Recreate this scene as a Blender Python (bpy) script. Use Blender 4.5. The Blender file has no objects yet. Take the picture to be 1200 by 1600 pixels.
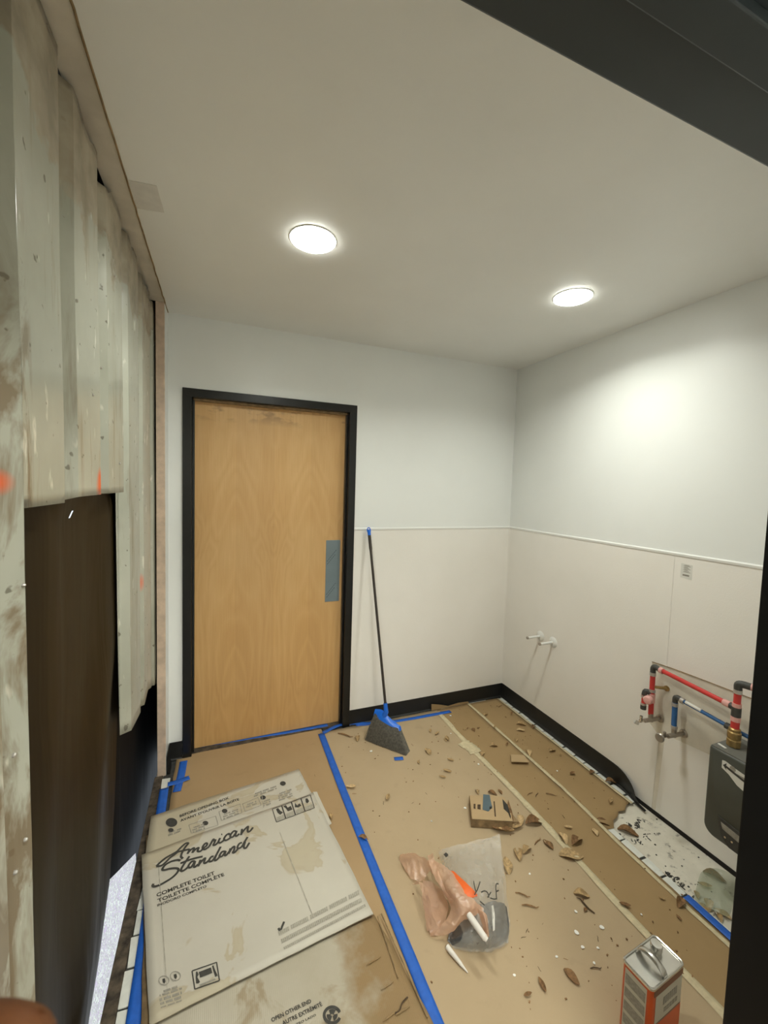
import bpy, bmesh, math, random
from mathutils import Vector, Matrix, noise

random.seed(7)
SC = bpy.context.scene
COL = SC.collection

# ------------------------------------------------------------------ camera
FPX = 641.36                                  # focal length in pixels of the 1200x1600 frame
YAW, PITCH, ROLL = -0.37969, -0.06195, -0.03020
CAM = Vector((-2.08647, -2.58630, 1.63306))
ROT = (Matrix.Rotation(YAW, 3, 'Z') @ Matrix.Rotation(PITCH, 3, 'X') @ Matrix.Rotation(ROLL, 3, 'Y'))
cd = bpy.data.cameras.new('camera')
cam = bpy.data.objects.new('camera', cd); COL.objects.link(cam)
cd.sensor_fit = 'VERTICAL'; cd.sensor_height = 24.0; cd.sensor_width = 24.0
cd.lens = FPX / 1600 * 24.0
cd.clip_start = 0.01; cd.clip_end = 200
cd.dof.use_dof = True; cd.dof.focus_distance = 2.2; cd.dof.aperture_fstop = 9.0
rx, fy, uz = ROT.col[0], ROT.col[1], ROT.col[2]
m = Matrix.Identity(4)
for i in range(3):
    m[i][0], m[i][1], m[i][2], m[i][3] = rx[i], uz[i], -fy[i], CAM[i]
cam.matrix_world = m
SC.camera = cam

# ------------------------------------------------------------------ world, sun, exposure
w = bpy.data.worlds.new('daylight'); SC.world = w; w.use_nodes = True
w.node_tree.nodes['Background'].inputs[0].default_value = (0.80, 0.90, 1.0, 1)
w.node_tree.nodes['Background'].inputs[1].default_value = 0.75
sl = bpy.data.lights.new('sun', 'SUN'); sl.energy = 0.9; sl.angle = 0.01; sl.color = (1, .96, .9)
so = bpy.data.objects.new('sun', sl); COL.objects.link(so)
so.rotation_euler = (0, math.radians(-52), math.radians(20))     # shines from outside the left wall
SC.view_settings.view_transform = 'Standard'
SC.view_settings.look = 'None'
SC.view_settings.gamma = 1.0
SC.view_settings.use_curve_mapping = False
SC.view_settings.exposure = 1.0

LAMP = 14.0        # glow of the two ceiling LED discs
LAMP_W, LAMP_SPREAD = 4.25, 146      # downward beam of each disc

# ------------------------------------------------------------------ survey helpers
H = 2.547            # ceiling height
RAILZ = 1.345
def ray(u, v):
    return ROT @ Vector(((u - 600) / FPX, 1.0, -(v - 800) / FPX))
def on(ax, val, u, v):
    "point of the surface (axis ax at value val) surveyed from the photograph"
    d = ray(u, v); t = (val - CAM[ax]) / d[ax]
    return CAM + d * t
def fl(u, v, z=0.0): return on(2, z, u, v)

def lin(c):
    c = c / 255.0
    return c / 12.92 if c <= .04045 else ((c + .055) / 1.055) ** 2.4
def rgb(r, g, b): return (lin(r), lin(g), lin(b), 1.0)

# ------------------------------------------------------------------ mesh builder
class MB:
    def __init__(s): s.v, s.f = [], []
    def add(s, vs, fs):
        o = len(s.v); s.v += [tuple(p) for p in vs]; s.f += [tuple(i + o for i in f) for f in fs]; return s
    def box(s, lo, hi, mat=None):
        x0, y0, z0 = lo; x1, y1, z1 = hi
        vs = [Vector(p) for p in ((x0,y0,z0),(x1,y0,z0),(x1,y1,z0),(x0,y1,z0),(x0,y0,z1),(x1,y0,z1),(x1,y1,z1),(x0,y1,z1))]
        if mat is not None: vs = [mat @ p for p in vs]
        return s.add(vs, [(0,3,2,1),(4,5,6,7),(0,1,5,4),(1,2,6,5),(2,3,7,6),(3,0,4,7)])
    def grid(s, rows, closed=False):
        n, mm = len(rows), len(rows[0]); vs = [p for r in rows for p in r]; fs = []
        for i in range(n - 1):
            for j in range(mm if closed else mm - 1):
                k = (j + 1) % mm
                fs.append((i*mm+j, i*mm+k, (i+1)*mm+k, (i+1)*mm+j))
        return s.add(vs, fs)
    def tube(s, pts, r, n=10, cap=True):
        pts = [Vector(p) for p in pts]; rows = []
        rr = r if isinstance(r, (list, tuple)) else [r] * len(pts)
        t0 = (pts[1] - pts[0]).normalized()
        a = t0.orthogonal().normalized()
        for i, p in enumerate(pts):
            t = ((pts[min(i+1, len(pts)-1)] - pts[max(i-1, 0)])).normalized()
            a = (a - t * a.dot(t)).normalized(); b = t.cross(a)
            rows.append([p + (a * math.cos(2*math.pi*k/n) + b * math.sin(2*math.pi*k/n)) * rr[i] for k in range(n)])
        o = len(s.v); s.grid(rows, True)
        if cap:
            s.f.append(tuple(o + k for k in reversed(range(n))))
            s.f.append(tuple(o + (len(rows)-1)*n + k for k in range(n)))
        return s
    def lathe(s, prof, org, axis=(0,0,1), n=28):
        org = Vector(org); ax = Vector(axis).normalized(); a = ax.orthogonal().normalized(); b = ax.cross(a)
        rows = [[org + ax*h + (a*math.cos(2*math.pi*k/n) + b*math.sin(2*math.pi*k/n))*max(r, 1e-4) for k in range(n)] for r, h in prof]
        o = len(s.v); s.grid(rows, True)
        s.f.append(tuple(o + k for k in reversed(range(n)))); s.f.append(tuple(o + (len(rows)-1)*n + k for k in range(n)))
        return s
    def prism(s, poly, d):
        "polygon (3D points) extruded by vector d"
        n = len(poly); poly = [Vector(p) for p in poly]; d = Vector(d)
        vs = poly + [p + d for p in poly]
        fs = [tuple(range(n)), tuple(reversed(range(n, 2*n)))]
        for i in range(n):
            j = (i+1) % n; fs.append((i, n+i, n+j, j))
        return s.add(vs, fs)
    def ribbon(s, pts, wd, up=(0,0,1), taper=False):
        pts = [Vector(p) for p in pts]; up = Vector(up); L, R = [], []
        n = len(pts)
        for i, p in enumerate(pts):
            t = (pts[min(i+1, n-1)] - pts[max(i-1, 0)]).normalized(); sd = up.cross(t).normalized()
            k = wd * (0.5 if not taper else 0.5*(0.35 + 0.65*math.sin(math.pi*(i+.6)/(n+.2))))
            L.append(p + sd*k); R.append(p - sd*k)
        return s.grid([R, L])

def obj(name, mb, mat, parent=None, smooth=True, angle=35, bevel=0, solid=0, sub=0, fix=True):
    me = bpy.data.meshes.new(name)
    me.from_pydata([tuple(p) for p in mb.v], [], mb.f); me.update()
    if fix:
        b = bmesh.new(); b.from_mesh(me); bmesh.ops.recalc_face_normals(b, faces=b.faces); b.to_mesh(me); b.free()
    if smooth:
        me.polygons.foreach_set('use_smooth', [True]*len(me.polygons)); me.set_sharp_from_angle(angle=math.radians(angle))
    me.materials.append(mat)
    o = bpy.data.objects.new(name, me); COL.objects.link(o)
    if parent is not None: o.parent = parent
    if bevel:
        md = o.modifiers.new('bevel', 'BEVEL'); md.width = bevel; md.segments = 2; md.limit_method = 'ANGLE'
    if sub:
        md = o.modifiers.new('subsurf', 'SUBSURF'); md.levels = sub; md.render_levels = sub
    if solid:
        md = o.modifiers.new('solid', 'SOLIDIFY'); md.thickness = solid; md.offset = -1
    return o
def tag(o, label, cat, group=None, kind=None):
    o['label'] = label; o['category'] = cat
    if group: o['group'] = group
    if kind: o['kind'] = kind
    return o
def struct(o, label=None):
    o['kind'] = 'structure'
    if label: o['label'] = label
    return o
def empty(name, loc=(0,0,0)):
    o = bpy.data.objects.new(name, None); COL.objects.link(o); o.empty_display_size = .05
    o.location = loc
    return o
def thing(name, label, cat, loc, group=None):
    "an Empty at the base of the thing; its parts keep world coordinates"
    o = empty(name, loc); tag(o, label, cat, group); return o
def into(child, root):
    child.parent = root; child.matrix_parent_inverse = Matrix.Translation(root.location).inverted(); return child
def part(name, mb, mat, root, label=None, **k):
    o = obj(name, mb, mat, None, **k); o.parent = root
    if root.type == 'EMPTY': o.matrix_parent_inverse = Matrix.Translation(root.location).inverted()
    elif root.parent is not None and root.parent.type == 'EMPTY': o.matrix_parent_inverse = Matrix.Identity(4)
    if label: o['label'] = label
    return o
def smoothpath(pts, n=6):
    pts = [Vector(p) for p in pts]; out = []
    for i in range(len(pts)-1):
        p0, p1, p2, p3 = pts[max(i-1,0)], pts[i], pts[i+1], pts[min(i+2, len(pts)-1)]
        for k in range(n):
            t = k/n
            out.append(.5*((2*p1) + (p2-p0)*t + (2*p0-5*p1+4*p2-p3)*t*t + (3*p1-p0-3*p2+p3)*t**3))
    out.append(pts[-1]); return out
def nz(x, y, z=0.0, s=1.0): return noise.noise(Vector((x*s, y*s, z*s)))

# ------------------------------------------------------------------ materials
class NT:
    def __init__(s, name):
        s.m = bpy.data.materials.new(name); s.m.use_nodes = True; s.t = s.m.node_tree
        s.b = s.t.nodes['Principled BSDF']; s.out = s.t.nodes['Material Output']
    def n(s, typ, **k):
        nd = s.t.nodes.new(typ)
        for a, v in k.items(): setattr(nd, a, v)
        return nd
    def l(s, a, b): s.t.links.new(a, b)
    def pos(s): return s.n('ShaderNodeNewGeometry').outputs['Position']
    def noise(s, scale, detail=4, rough=.55, vec=None, stretch=None, dist=0):
        v = vec or s.pos()
        if stretch:
            mp = s.n('ShaderNodeMapping'); mp.inputs['Scale'].default_value = stretch; s.l(v, mp.inputs[0]); v = mp.outputs[0]
        t = s.n('ShaderNodeTexNoise'); t.inputs['Scale'].default_value = scale; t.inputs['Detail'].default_value = detail
        t.inputs['Roughness'].default_value = rough; t.inputs['Distortion'].default_value = dist; s.l(v, t.inputs['Vector'])
        return t.outputs['Fac']
    def ramp(s, fac, stops):
        r = s.n('ShaderNodeValToRGB'); e = r.color_ramp.elements
        while len(e) < len(stops): e.new(.5)
        for i, (p, c) in enumerate(stops): e[i].position = p; e[i].color = c if len(c) == 4 else (*c, 1)
        s.l(fac, r.inputs[0]); return r.outputs[0]
    def step(s, fac, a, b):
        r = s.n('ShaderNodeMapRange'); r.clamp = True
        s.l(fac, r.inputs['Value']); r.inputs['From Min'].default_value = a; r.inputs['From Max'].default_value = b
        return r.outputs['Result']
    def mix(s, fac, a, b):
        x = s.n('ShaderNodeMix', data_type='RGBA')
        for sock, v in ((x.inputs[0], fac), (x.inputs[6], a), (x.inputs[7], b)):
            if hasattr(v, 'is_output') or isinstance(v, bpy.types.NodeSocket): s.l(v, sock)
            else: sock.default_value = v
        return x.outputs[2]
    def math(s, op, a, b=None, c=None):
        x = s.n('ShaderNodeMath', operation=op)
        for i, v in enumerate((a, b, c)):
            if v is None: continue
            if isinstance(v, bpy.types.NodeSocket): s.l(v, x.inputs[i])
            else: x.inputs[i].default_value = v
        return x.outputs[0]
    def sep(s, v=None):
        x = s.n('ShaderNodeSeparateXYZ'); s.l(v or s.pos(), x.inputs[0]); return x.outputs
    def spot(s, p, r):
        "1 near point p, 0 beyond r"
        d = s.n('ShaderNodeVectorMath', operation='DISTANCE'); s.l(s.pos(), d.inputs[0]); d.inputs[1].default_value = p
        return s.math('SUBTRACT', 1.0, s.math('MULTIPLY', d.outputs['Value'], 1.0/r))
    def bump(s, h, strength=.3, dist=.002):
        b = s.n('ShaderNodeBump'); b.inputs['Strength'].default_value = strength; b.inputs['Distance'].default_value = dist
        s.l(h, b.inputs['Height']); s.l(b.outputs[0], s.b.inputs['Normal'])
    def col(s, c):
        if isinstance(c, bpy.types.NodeSocket): s.l(c, s.b.inputs['Base Color'])
        else: s.b.inputs['Base Color'].default_value = c
    def set(s, **k):
        for a, v in k.items(): s.b.inputs[a].default_value = v

def plain(name, c, rough=.6, metal=0, var=.08, scale=12, bump=0, bscale=150, spec=.5):
    t = NT(name)
    d = tuple(x*(1-var*1.6) for x in c[:3]) + (1,); e = tuple(min(1, x*(1+var)) for x in c[:3]) + (1,)
    t.col(t.ramp(t.noise(scale, 5), [(.3, d), (.7, e)]))
    t.set(Roughness=rough, Metallic=metal); t.b.inputs['Specular IOR Level'].default_value = spec
    if bump: t.bump(t.noise(bscale, 3), bump, .001)
    return t.m

M = {}
M['paint'] = plain('white_semigloss_paint', (.84,.855,.835,1), .34, var=.012, scale=3, bump=.10, bscale=420, spec=.3)
M['ceiling'] = plain('ceiling_paint', (.86,.86,.83,1), .42, var=.02, scale=2, bump=.10, bscale=300)
M['rail'] = plain('white_pvc_trim', (.82,.82,.79,1), .3, var=.01)
def frp():
    t = NT('pebbled_wall_panel'); t.col(t.ramp(t.noise(2.5, 3), [(.3, (.86,.83,.775,1)), (.7, (.90,.87,.82,1))]))
    t.set(Roughness=.38); t.bump(t.noise(170, 2), .35, .0012); return t.m
M['frp'] = frp()
M['drywall'] = plain('bare_drywall', (.76,.71,.61,1), .85, var=.08, scale=9, bump=.2)
M['black'] = plain('black_enamel', (.008,.0085,.0085,1), .28, var=.1, scale=5)
M['frame_lit'] = plain('frame_enamel_lit', (.027,.036,.040,1), .40, var=.12, scale=4)  # same frame enamel as the jambs, bounce light put into a lighter colour
M['jamb'] = plain('frame_enamel_shaded', (.005,.005,.0048,1), .5, var=.1, scale=5, spec=.2)  # same frame enamel as the head, shade put into a darker colour
M['rubber'] = plain('black_rubber_base', (.010,.010,.009,1), .45, var=.15, scale=6)
M['gap'] = plain('gap_shade', (.012,.010,.008,1), .9)  # near-black colour stands in for the shade of gaps and cavities
M['trackwood'] = plain('painted_wood_plate', (.66,.61,.52,1), .8, var=.10, scale=6, bump=.2)
M['cutedge'] = plain('cut_drywall_edge', (.68,.53,.41,1), .9, var=.12, scale=20, bump=.3)
M['dirtywood'] = plain('dirty_sill_wood', (.085,.065,.045,1), .9, var=.5, scale=30, bump=.5)
M['tile'] = plain('white_tile', (.74,.75,.70,1), .35, var=.07, scale=25)
M['grout'] = plain('dark_grout', (.05,.05,.047,1), .9, var=.3, scale=60)
M['blue'] = plain('blue_painters_tape', rgb(34,98,196), .55, var=.08, scale=40, bump=.25, bscale=300)
M['cream'] = plain('cream_masking_tape', (.62,.53,.34,1), .65, var=.10, scale=60, bump=.2)
M['leafA'] = plain('dry_leaf_tan', (.47,.32,.155,1), .8, var=.3, scale=70, bump=.4)
M['leafB'] = plain('dry_leaf_brown', (.25,.135,.055,1), .8, var=.35, scale=70, bump=.4)
M['leafC'] = plain('dry_leaf_pale', (.60,.43,.23,1), .8, var=.2, scale=70, bump=.4)
M['leafD'] = plain('dark_twig', (.09,.055,.028,1), .85, var=.3, scale=70)
M['chip'] = plain('white_paint_chip', (.86,.85,.80,1), .5, var=.03)
M['debris'] = plain('black_debris', (.06,.058,.05,1), .8, var=.4, scale=60)
M['red'] = plain('red_pex', (.62,.045,.04,1), .4, var=.08)
M['pink'] = plain('pink_clear_sleeve', (.78,.42,.38,1), .35, var=.05)
M['bluepipe'] = plain('blue_pex', (.03,.13,.34,1), .4, var=.12)
M['crimp'] = plain('steel_crimp', (.55,.53,.50,1), .35, metal=.7, var=.08)
M['darkfit'] = plain('dark_fitting', (.055,.055,.05,1), .5, var=.2, scale=60)
M['brass'] = plain('brass', (.42,.29,.12,1), .38, metal=.8, var=.2, scale=60)
M['chrome'] = plain('chrome', (.72,.70,.66,1), .22, metal=.95, var=.05)
M['nickel'] = plain('dull_nickel', (.42,.38,.33,1), .35, metal=.8, var=.1)
M['whiteplastic'] = plain('white_plastic', (.80,.80,.77,1), .3, var=.02)
M['heater'] = plain('grey_heater_shell', (.075,.080,.068,1), .42, var=.06, scale=8)
M['heatertop'] = plain('grey_heater_top', (.155,.155,.138,1), .45, var=.06, scale=8)
M['ink'] = plain('dark_print', (.055,.052,.045,1), .8, var=.15, scale=80)
M['inkgrey'] = plain('grey_print', (.32,.30,.255,1), .8, var=.15, scale=120)
M['inklight'] = plain('light_grey_print', (.40,.375,.31,1), .8, var=.15, scale=160)
M['sticker'] = plain('white_sticker', (.74,.73,.68,1), .5, var=.04)
M['broomblue'] = plain('blue_broom_plastic', rgb(28,110,225), .3, var=.05)
M['handle'] = plain('dark_broom_handle', (.045,.036,.030,1), .4, var=.15)
M['bristle'] = plain('grey_bristle', (.125,.115,.095,1), .7, var=.3, scale=90)
M['white_rod'] = plain('white_plastic_stick', (.78,.74,.68,1), .45, var=.04)
M['orange'] = plain('orange_label', (.78,.13,.012,1), .4, var=.06)
M['orangecan'] = plain('orange_can_paint', (.62,.085,.012,1), .28, var=.08)
M['tin'] = plain('silver_tinplate', (.62,.61,.57,1), .24, metal=.9, var=.06, scale=20)
M['canlabel'] = plain('can_label', (.52,.50,.42,1), .35, var=.06)
M['candark'] = plain('can_dark_band', (.16,.045,.02,1), .35, var=.1)
M['skin'] = None

def kraft(name, a, b, var=1.0):
    t = NT(name)
    c = t.ramp(t.noise(1.6, 5, .6), [(.3, a), (.7, b)])
    c = t.mix(t.math('MULTIPLY', t.step(t.noise(14, 4), .62, .75), .18*var), c, (a[0]*.6, a[1]*.6, a[2]*.6, 1))
    t.col(c); t.set(Roughness=.78)
    t.bump(t.noise(60, 5, .65), .22, .002); return t.m
M['paperA'] = kraft('kraft_paper', (.37,.245,.122,1), (.43,.295,.155,1))
M['paperB'] = kraft('kraft_paper_centre', (.42,.315,.190,1), (.475,.362,.225,1))
M['paperC'] = kraft('brown_floor_board', (.325,.215,.097,1), (.375,.252,.120,1), .6)
M['smallbox'] = kraft('small_box_card', (.42,.29,.15,1), (.50,.36,.20,1), .5)

def concrete():
    t = NT('concrete'); c = t.ramp(t.noise(7, 6, .65), [(.3, (.60,.56,.47,1)), (.7, (.76,.72,.62,1))])
    c = t.mix(t.step(t.noise(38, 4), .60, .72), c, (.24,.225,.19,1))
    t.col(c); t.set(Roughness=.85); t.bump(t.noise(90, 5), .3, .003); return t.m
M['concrete'] = concrete()

def doorwood():
    t = NT('birch_veneer'); x, y, z = t.sep()
    px = t.math('PINGPONG', t.math('ADD', x, 2.225), .2256)
    cv = t.n('ShaderNodeCombineXYZ'); t.l(px, cv.inputs[0]); t.l(t.math('MULTIPLY', z, .23), cv.inputs[2])
    nA = t.noise(5.0, 2, .5, vec=cv.outputs[0], dist=.6)
    rings = t.math('FRACT', t.math('MULTIPLY', nA, 11.0))
    rings = t.math('ABSOLUTE', t.math('SUBTRACT', rings, .5))
    cv2 = t.n('ShaderNodeCombineXYZ'); t.l(t.math('MULTIPLY', px, 60), cv2.inputs[0]); t.l(t.math('MULTIPLY', z, 1.6), cv2.inputs[2])
    fine = t.noise(3, 5, .6, vec=cv2.outputs[0])
    broad = t.noise(2.4, 3, .5, vec=cv.outputs[0])
    f = t.math('ADD', t.math('MULTIPLY', rings, .17), t.math('ADD', t.math('MULTIPLY', fine, .30), t.math('MULTIPLY', broad, .68)))
    c = t.ramp(f, [(.28, (.50,.275,.093,1)), (.50, (.62,.37,.145,1)), (.72, (.72,.47,.215,1))])
    # veneer leaves differ a little in tone
    leaf = t.math('FRACT', t.math('MULTIPLY', t.math('ADD', x, 2.225), 1/.4512))
    c = t.mix(t.math('MULTIPLY', t.step(leaf, .495, .505), .10), c, (.36,.19,.07,1))
    # scuffed smudges along the top edge of the leaf
    sm = t.math('MULTIPLY', t.step(z, 1.98, 2.04), t.step(t.noise(9, 4, stretch=(1,1,2)), .50, .62))
    c = t.mix(t.math('MULTIPLY', sm, .6), c, (.24,.145,.06,1))
    t.col(c); t.set(Roughness=.42); t.bump(fine, .04, .001); return t.m
M['door'] = doorwood()

def metal_wall():
    t = NT('painted_corrugated_metal'); x, y, z = t.sep()
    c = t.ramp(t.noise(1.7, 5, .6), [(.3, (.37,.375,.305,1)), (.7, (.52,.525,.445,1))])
    # long vertical scuffs
    sc = t.step(t.noise(13, 5, .65, stretch=(1, 1.3, .14)), .56, .68)
    c = t.mix(t.math('MULTIPLY', sc, .6), c, (.27,.225,.155,1))
    sp = t.step(t.noise(26, 3, .5, stretch=(1, 1, .35)), .66, .72)
    c = t.mix(t.math('MULTIPLY', sp, .75), c, (.76,.745,.64,1))
    dk = t.step(t.noise(34, 2, .5), .69, .73)
    c = t.mix(t.math('MULTIPLY', dk, .7), c, (.10,.085,.06,1))
    # adhesive residue below the top plate
    edge = t.math('ADD', z, t.math('MULTIPLY', t.noise(4.2, 5, .6), .55))
    res = t.step(edge, 2.57, 2.60)
    c = t.mix(t.math('MULTIPLY', res, .80), c, t.ramp(t.noise(9, 4), [(.35, (.25,.20,.135,1)), (.65, (.45,.39,.29,1))]))
    # brown water stains on the sheet next to the camera
    near = t.step(t.math('MULTIPLY', y, -1), 1.628, 1.648)
    low = t.step(t.math('SUBTRACT', 2.3, z), .1, .5)
    st = t.step(t.noise(5.5, 5, .62, stretch=(1, 2.2, .7), dist=.8), .43, .55)
    c = t.mix(t.math('MULTIPLY', t.math('MULTIPLY', near, low), t.math('MULTIPLY', st, .85)), c, (.20,.145,.085,1))
    # orange spray marks
    for (u, v, r) in ((22, 754, .026), (156, 764, .05), (156, 748, .035), (222, 912, .05)):
        p = on(0, -2.412, u, v)
        d = t.n('ShaderNodeVectorMath', operation='DISTANCE')
        mp = t.n('ShaderNodeMapping'); mp.inputs['Scale'].default_value = (.3, 1, .9); t.l(t.pos(), mp.inputs[0])
        t.l(mp.outputs[0], d.inputs[0]); d.inputs[1].default_value = (p.x*.3, p.y, p.z*.9)
        s = t.step(t.math('SUBTRACT', 1.0, t.math('MULTIPLY', d.outputs['Value'], 1/r)), .05, .75)
        c = t.mix(t.math('MULTIPLY', s, .9), c, (.85,.13,.03,1))
    t.col(c); t.set(Roughness=.22); t.bump(t.noise(4, 3), .22, .004); return t.m
M['metal'] = metal_wall()

def poly_dark(name, c, rough):
    t = NT(name); t.col(t.ramp(t.noise(3, 2, stretch=(1, 1.5, .3)), [(.3, tuple(k*.8 for k in c)+(1,)), (.7, c+(1,))]))
    t.set(Roughness=rough); t.b.inputs['Specular IOR Level'].default_value = .14; t.bump(t.noise(5, 2, stretch=(1, 2.0, .35), dist=.5), .35, .01); return t.m
M['poly'] = poly_dark('dark_plastic_sheeting', (.022,.0145,.0055), .45)
M['voidblack'] = poly_dark('black_void_sheet', (.004,.004,.005), .7); M['voidblack'].node_tree.nodes['Principled BSDF'].inputs['Specular IOR Level'].default_value = .1  # near-black, stands in for the unlit void behind the cut-out
def crinkle():
    t = NT('crinkled_clear_plastic')
    tr = t.n('ShaderNodeBsdfTranslucent'); gl = t.n('ShaderNodeBsdfGlossy'); gl.inputs['Roughness'].default_value = .25
    c = t.ramp(t.noise(34, 4, .7, dist=3), [(.28, (.10,.07,.12,1)), (.40, (.75,.62,.85,1)), (.50, (.35,.38,.36,1)), (.58, (.95,.95,.92,1)), (.70, (.45,.75,.62,1))])
    t.l(c, tr.inputs[0])
    b = t.n('ShaderNodeBump'); b.inputs['Strength'].default_value = 1; b.inputs['Distance'].default_value = .02
    t.l(t.noise(30, 5, .7, dist=3), b.inputs['Height']); t.l(b.outputs[0], tr.inputs['Normal']); t.l(b.outputs[0], gl.inputs['Normal'])
    mx = t.n('ShaderNodeMixShader'); mx.inputs[0].default_value = .15; t.l(tr.outputs[0], mx.inputs[1]); t.l(gl.outputs[0], mx.inputs[2])
    t.l(mx.outputs[0], t.out.inputs[0]); return t.m
M['crinkle'] = crinkle()

def white_card():
    t = NT('white_printed_cardboard'); x, y, z = t.sep()
    c = t.ramp(t.noise(3.0, 4), [(.3, (.52,.485,.41,1)), (.7, (.58,.545,.465,1))])
    s1 = t.step(t.noise(4.2, 4, .55, dist=.7), .545, .60)
    c = t.mix(t.math('MULTIPLY', s1, .5), c, (.45,.37,.21,1))
    rim = t.math('MULTIPLY', t.step(t.noise(4.2, 4, .55, dist=.7), .53, .555), t.math('SUBTRACT', 1.0, s1))
    c = t.mix(t.math('MULTIPLY', rim, .5), c, (.38,.28,.12,1))
    t.col(c); t.set(Roughness=.7); t.bump(t.noise(22, 4), .2, .003); return t.m
M['card'] = white_card()
def worn_card():
    t = NT('worn_wet_cardboard'); x, y, z = t.sep()
    c = t.ramp(t.noise(4, 5), [(.3, (.41,.365,.275,1)), (.7, (.52,.475,.385,1))])
    br = t.step(t.math('ADD', t.math('MULTIPLY', x, 2.2), t.noise(5, 5, .6)), -3.26, -3.02)
    c = t.mix(t.math('MULTIPLY', br, .9), c, (.27,.165,.062,1))
    s = t.step(t.noise(6, 5, .6, dist=1), .55, .66)
    c = t.mix(t.math('MULTIPLY', s, .6), c, (.27,.19,.09,1))
    wv = t.n('ShaderNodeTexWave'); wv.inputs['Scale'].default_value = 55; wv.inputs['Distortion'].default_value = .6
    wv.bands_direction = 'X'; t.l(t.pos(), wv.inputs['Vector'])
    t.col(c); t.set(Roughness=.75); t.bump(wv.outputs['Fac'], .16, .002); return t.m
M['worncard'] = worn_card()
M['cardedge'] = plain('raw_cardboard', (.30,.205,.105,1), .85, var=.25, scale=30, bump=.4)
M['wetcard'] = plain('stained_cardboard', (.34,.225,.105,1), .8, var=.3, scale=14, bump=.3)

def film(name, c, alpha, rough=.35, trans=.35):
    "thin plastic film: partly see-through, partly scattering"
    t = NT(name)
    df = t.n('ShaderNodeBsdfDiffuse'); tl = t.n('ShaderNodeBsdfTranslucent'); gl = t.n('ShaderNodeBsdfGlossy'); tp = t.n('ShaderNodeBsdfTransparent')
    col = t.ramp(t.noise(14, 4), [(.3, tuple(k*.85 for k in c)), (.7, c)])
    for nd in (df, tl): t.l(col, nd.inputs[0])
    gl.inputs['Roughness'].default_value = rough; gl.inputs[0].default_value = (.9,.9,.9,1)
    bp = t.n('ShaderNodeBump'); bp.inputs['Strength'].default_value = .6; bp.inputs['Distance'].default_value = .006
    t.l(t.noise(28, 5, .65, dist=1), bp.inputs['Height'])
    for nd in (df, tl, gl): t.l(bp.outputs[0], nd.inputs['Normal'])
    m1 = t.n('ShaderNodeMixShader'); m1.inputs[0].default_value = trans; t.l(df.outputs[0], m1.inputs[1]); t.l(tl.outputs[0], m1.inputs[2])
    m2 = t.n('ShaderNodeMixShader'); m2.inputs[0].default_value = .12; t.l(m1.outputs[0], m2.inputs[1]); t.l(gl.outputs[0], m2.inputs[2])
    m3 = t.n('ShaderNodeMixShader'); m3.inputs[0].default_value = alpha; t.l(tp.outputs[0], m3.inputs[1]); t.l(m2.outputs[0], m3.inputs[2])
    t.l(m3.outputs[0], t.out.inputs[0]); return t.m
M['tanbag'] = film('tan_plastic_bag', (.93,.63,.44,1), .88, .28, .45)
M['clearbag'] = film('clear_plastic_bag', (.85,.83,.76,1), .34, .2, .4)
M['greybag'] = film('grey_smoky_pouch', (.10,.105,.11,1), .92, .2, .15)
M['greenbag'] = film('green_plastic', (.36,.46,.30,1), .42, .3)
def skin():
    t = NT('skin'); t.col(t.ramp(t.noise(60, 4), [(.3, (.075,.026,.0075,1)), (.7, (.095,.034,.011,1))]))
    t.set(Roughness=.6); t.b.inputs['Specular IOR Level'].default_value = .2; t.b.inputs['Subsurface Weight'].default_value = .1; t.b.inputs['Subsurface Radius'].default_value = (.01,.004,.002); t.b.inputs['Subsurface Scale'].default_value = .3
    t.bump(t.noise(900, 3), .1, .0005); return t.m
M['skin'] = skin()
M['nail'] = plain('fingernail', (.62,.38,.30,1), .35, var=.03)
def emit(name, c, s):
    t = NT(name); t.set(Roughness=.5); t.b.inputs['Emission Color'].default_value = c; t.b.inputs['Emission Strength'].default_value = s; return t.m
M['lamp'] = emit('led_diffuser', (.98, 1.0, .91, 1), LAMP)
M['hall'] = plain('hall_paint', (.80,.79,.76,1), .6, var=.03)
M['hallfloor'] = plain('hall_floor', (.50,.46,.40,1), .6, var=.1)
M['film_blue'] = plain('blue_grey_protective_film', rgb(118,132,138), .3, var=.05, scale=10)
M['filmtext'] = plain('film_print', rgb(62,76,86), .5)

# =================================================================== ROOM SHELL
FY = -2.17                       # room side of the front wall
XL = -2.36                       # finished face of the left wall
DX0, DX1, DTOP = -2.287, -1.267, 2.150     # outer edges of the door frame

# ---- floor: slab, tile bed and the rows of tiles whose edges show
floor = struct(empty('floor'))
part('slab', MB().box((-2.41, -4.2, -.25), (.12, .75, -.012)), M['concrete'], floor)
bed = MB().box((-2.372, FY-.17, -.012), (-.294, .06, -.003)).box((-.318, -1.15, -.012), (-.022, -.004, -.003))
part('tile_bed', bed, M['grout'], floor, smooth=False)
def tile_row(x0, x1, ya, yb, step):
    y = ya
    while y > yb:
        L = step * random.uniform(.82, 1.18); e = max(y - L, yb)
        g = random.uniform(.0030, .0052)
        q = [Vector((x0, y-g, -.003)), Vector((x1 + random.uniform(-.004,.004), y-g+random.uniform(-.004,.004), -.003)),
             Vector((x1 + random.uniform(-.004,.004), e+g+random.uniform(-.004,.004), -.003)), Vector((x0, e+g, -.003))]
        part('tile', MB().prism(q, (0,0,.0045)), M['tile'], floor, smooth=False, bevel=.0012)
        y = e
tile_row(-.066, -.022, -.03, -1.165, .082)
tile_row(-.348, -.296, -1.225, -2.16, .098)
tile_row(-2.335, -2.372, -.16, -1.75, .105)
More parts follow.
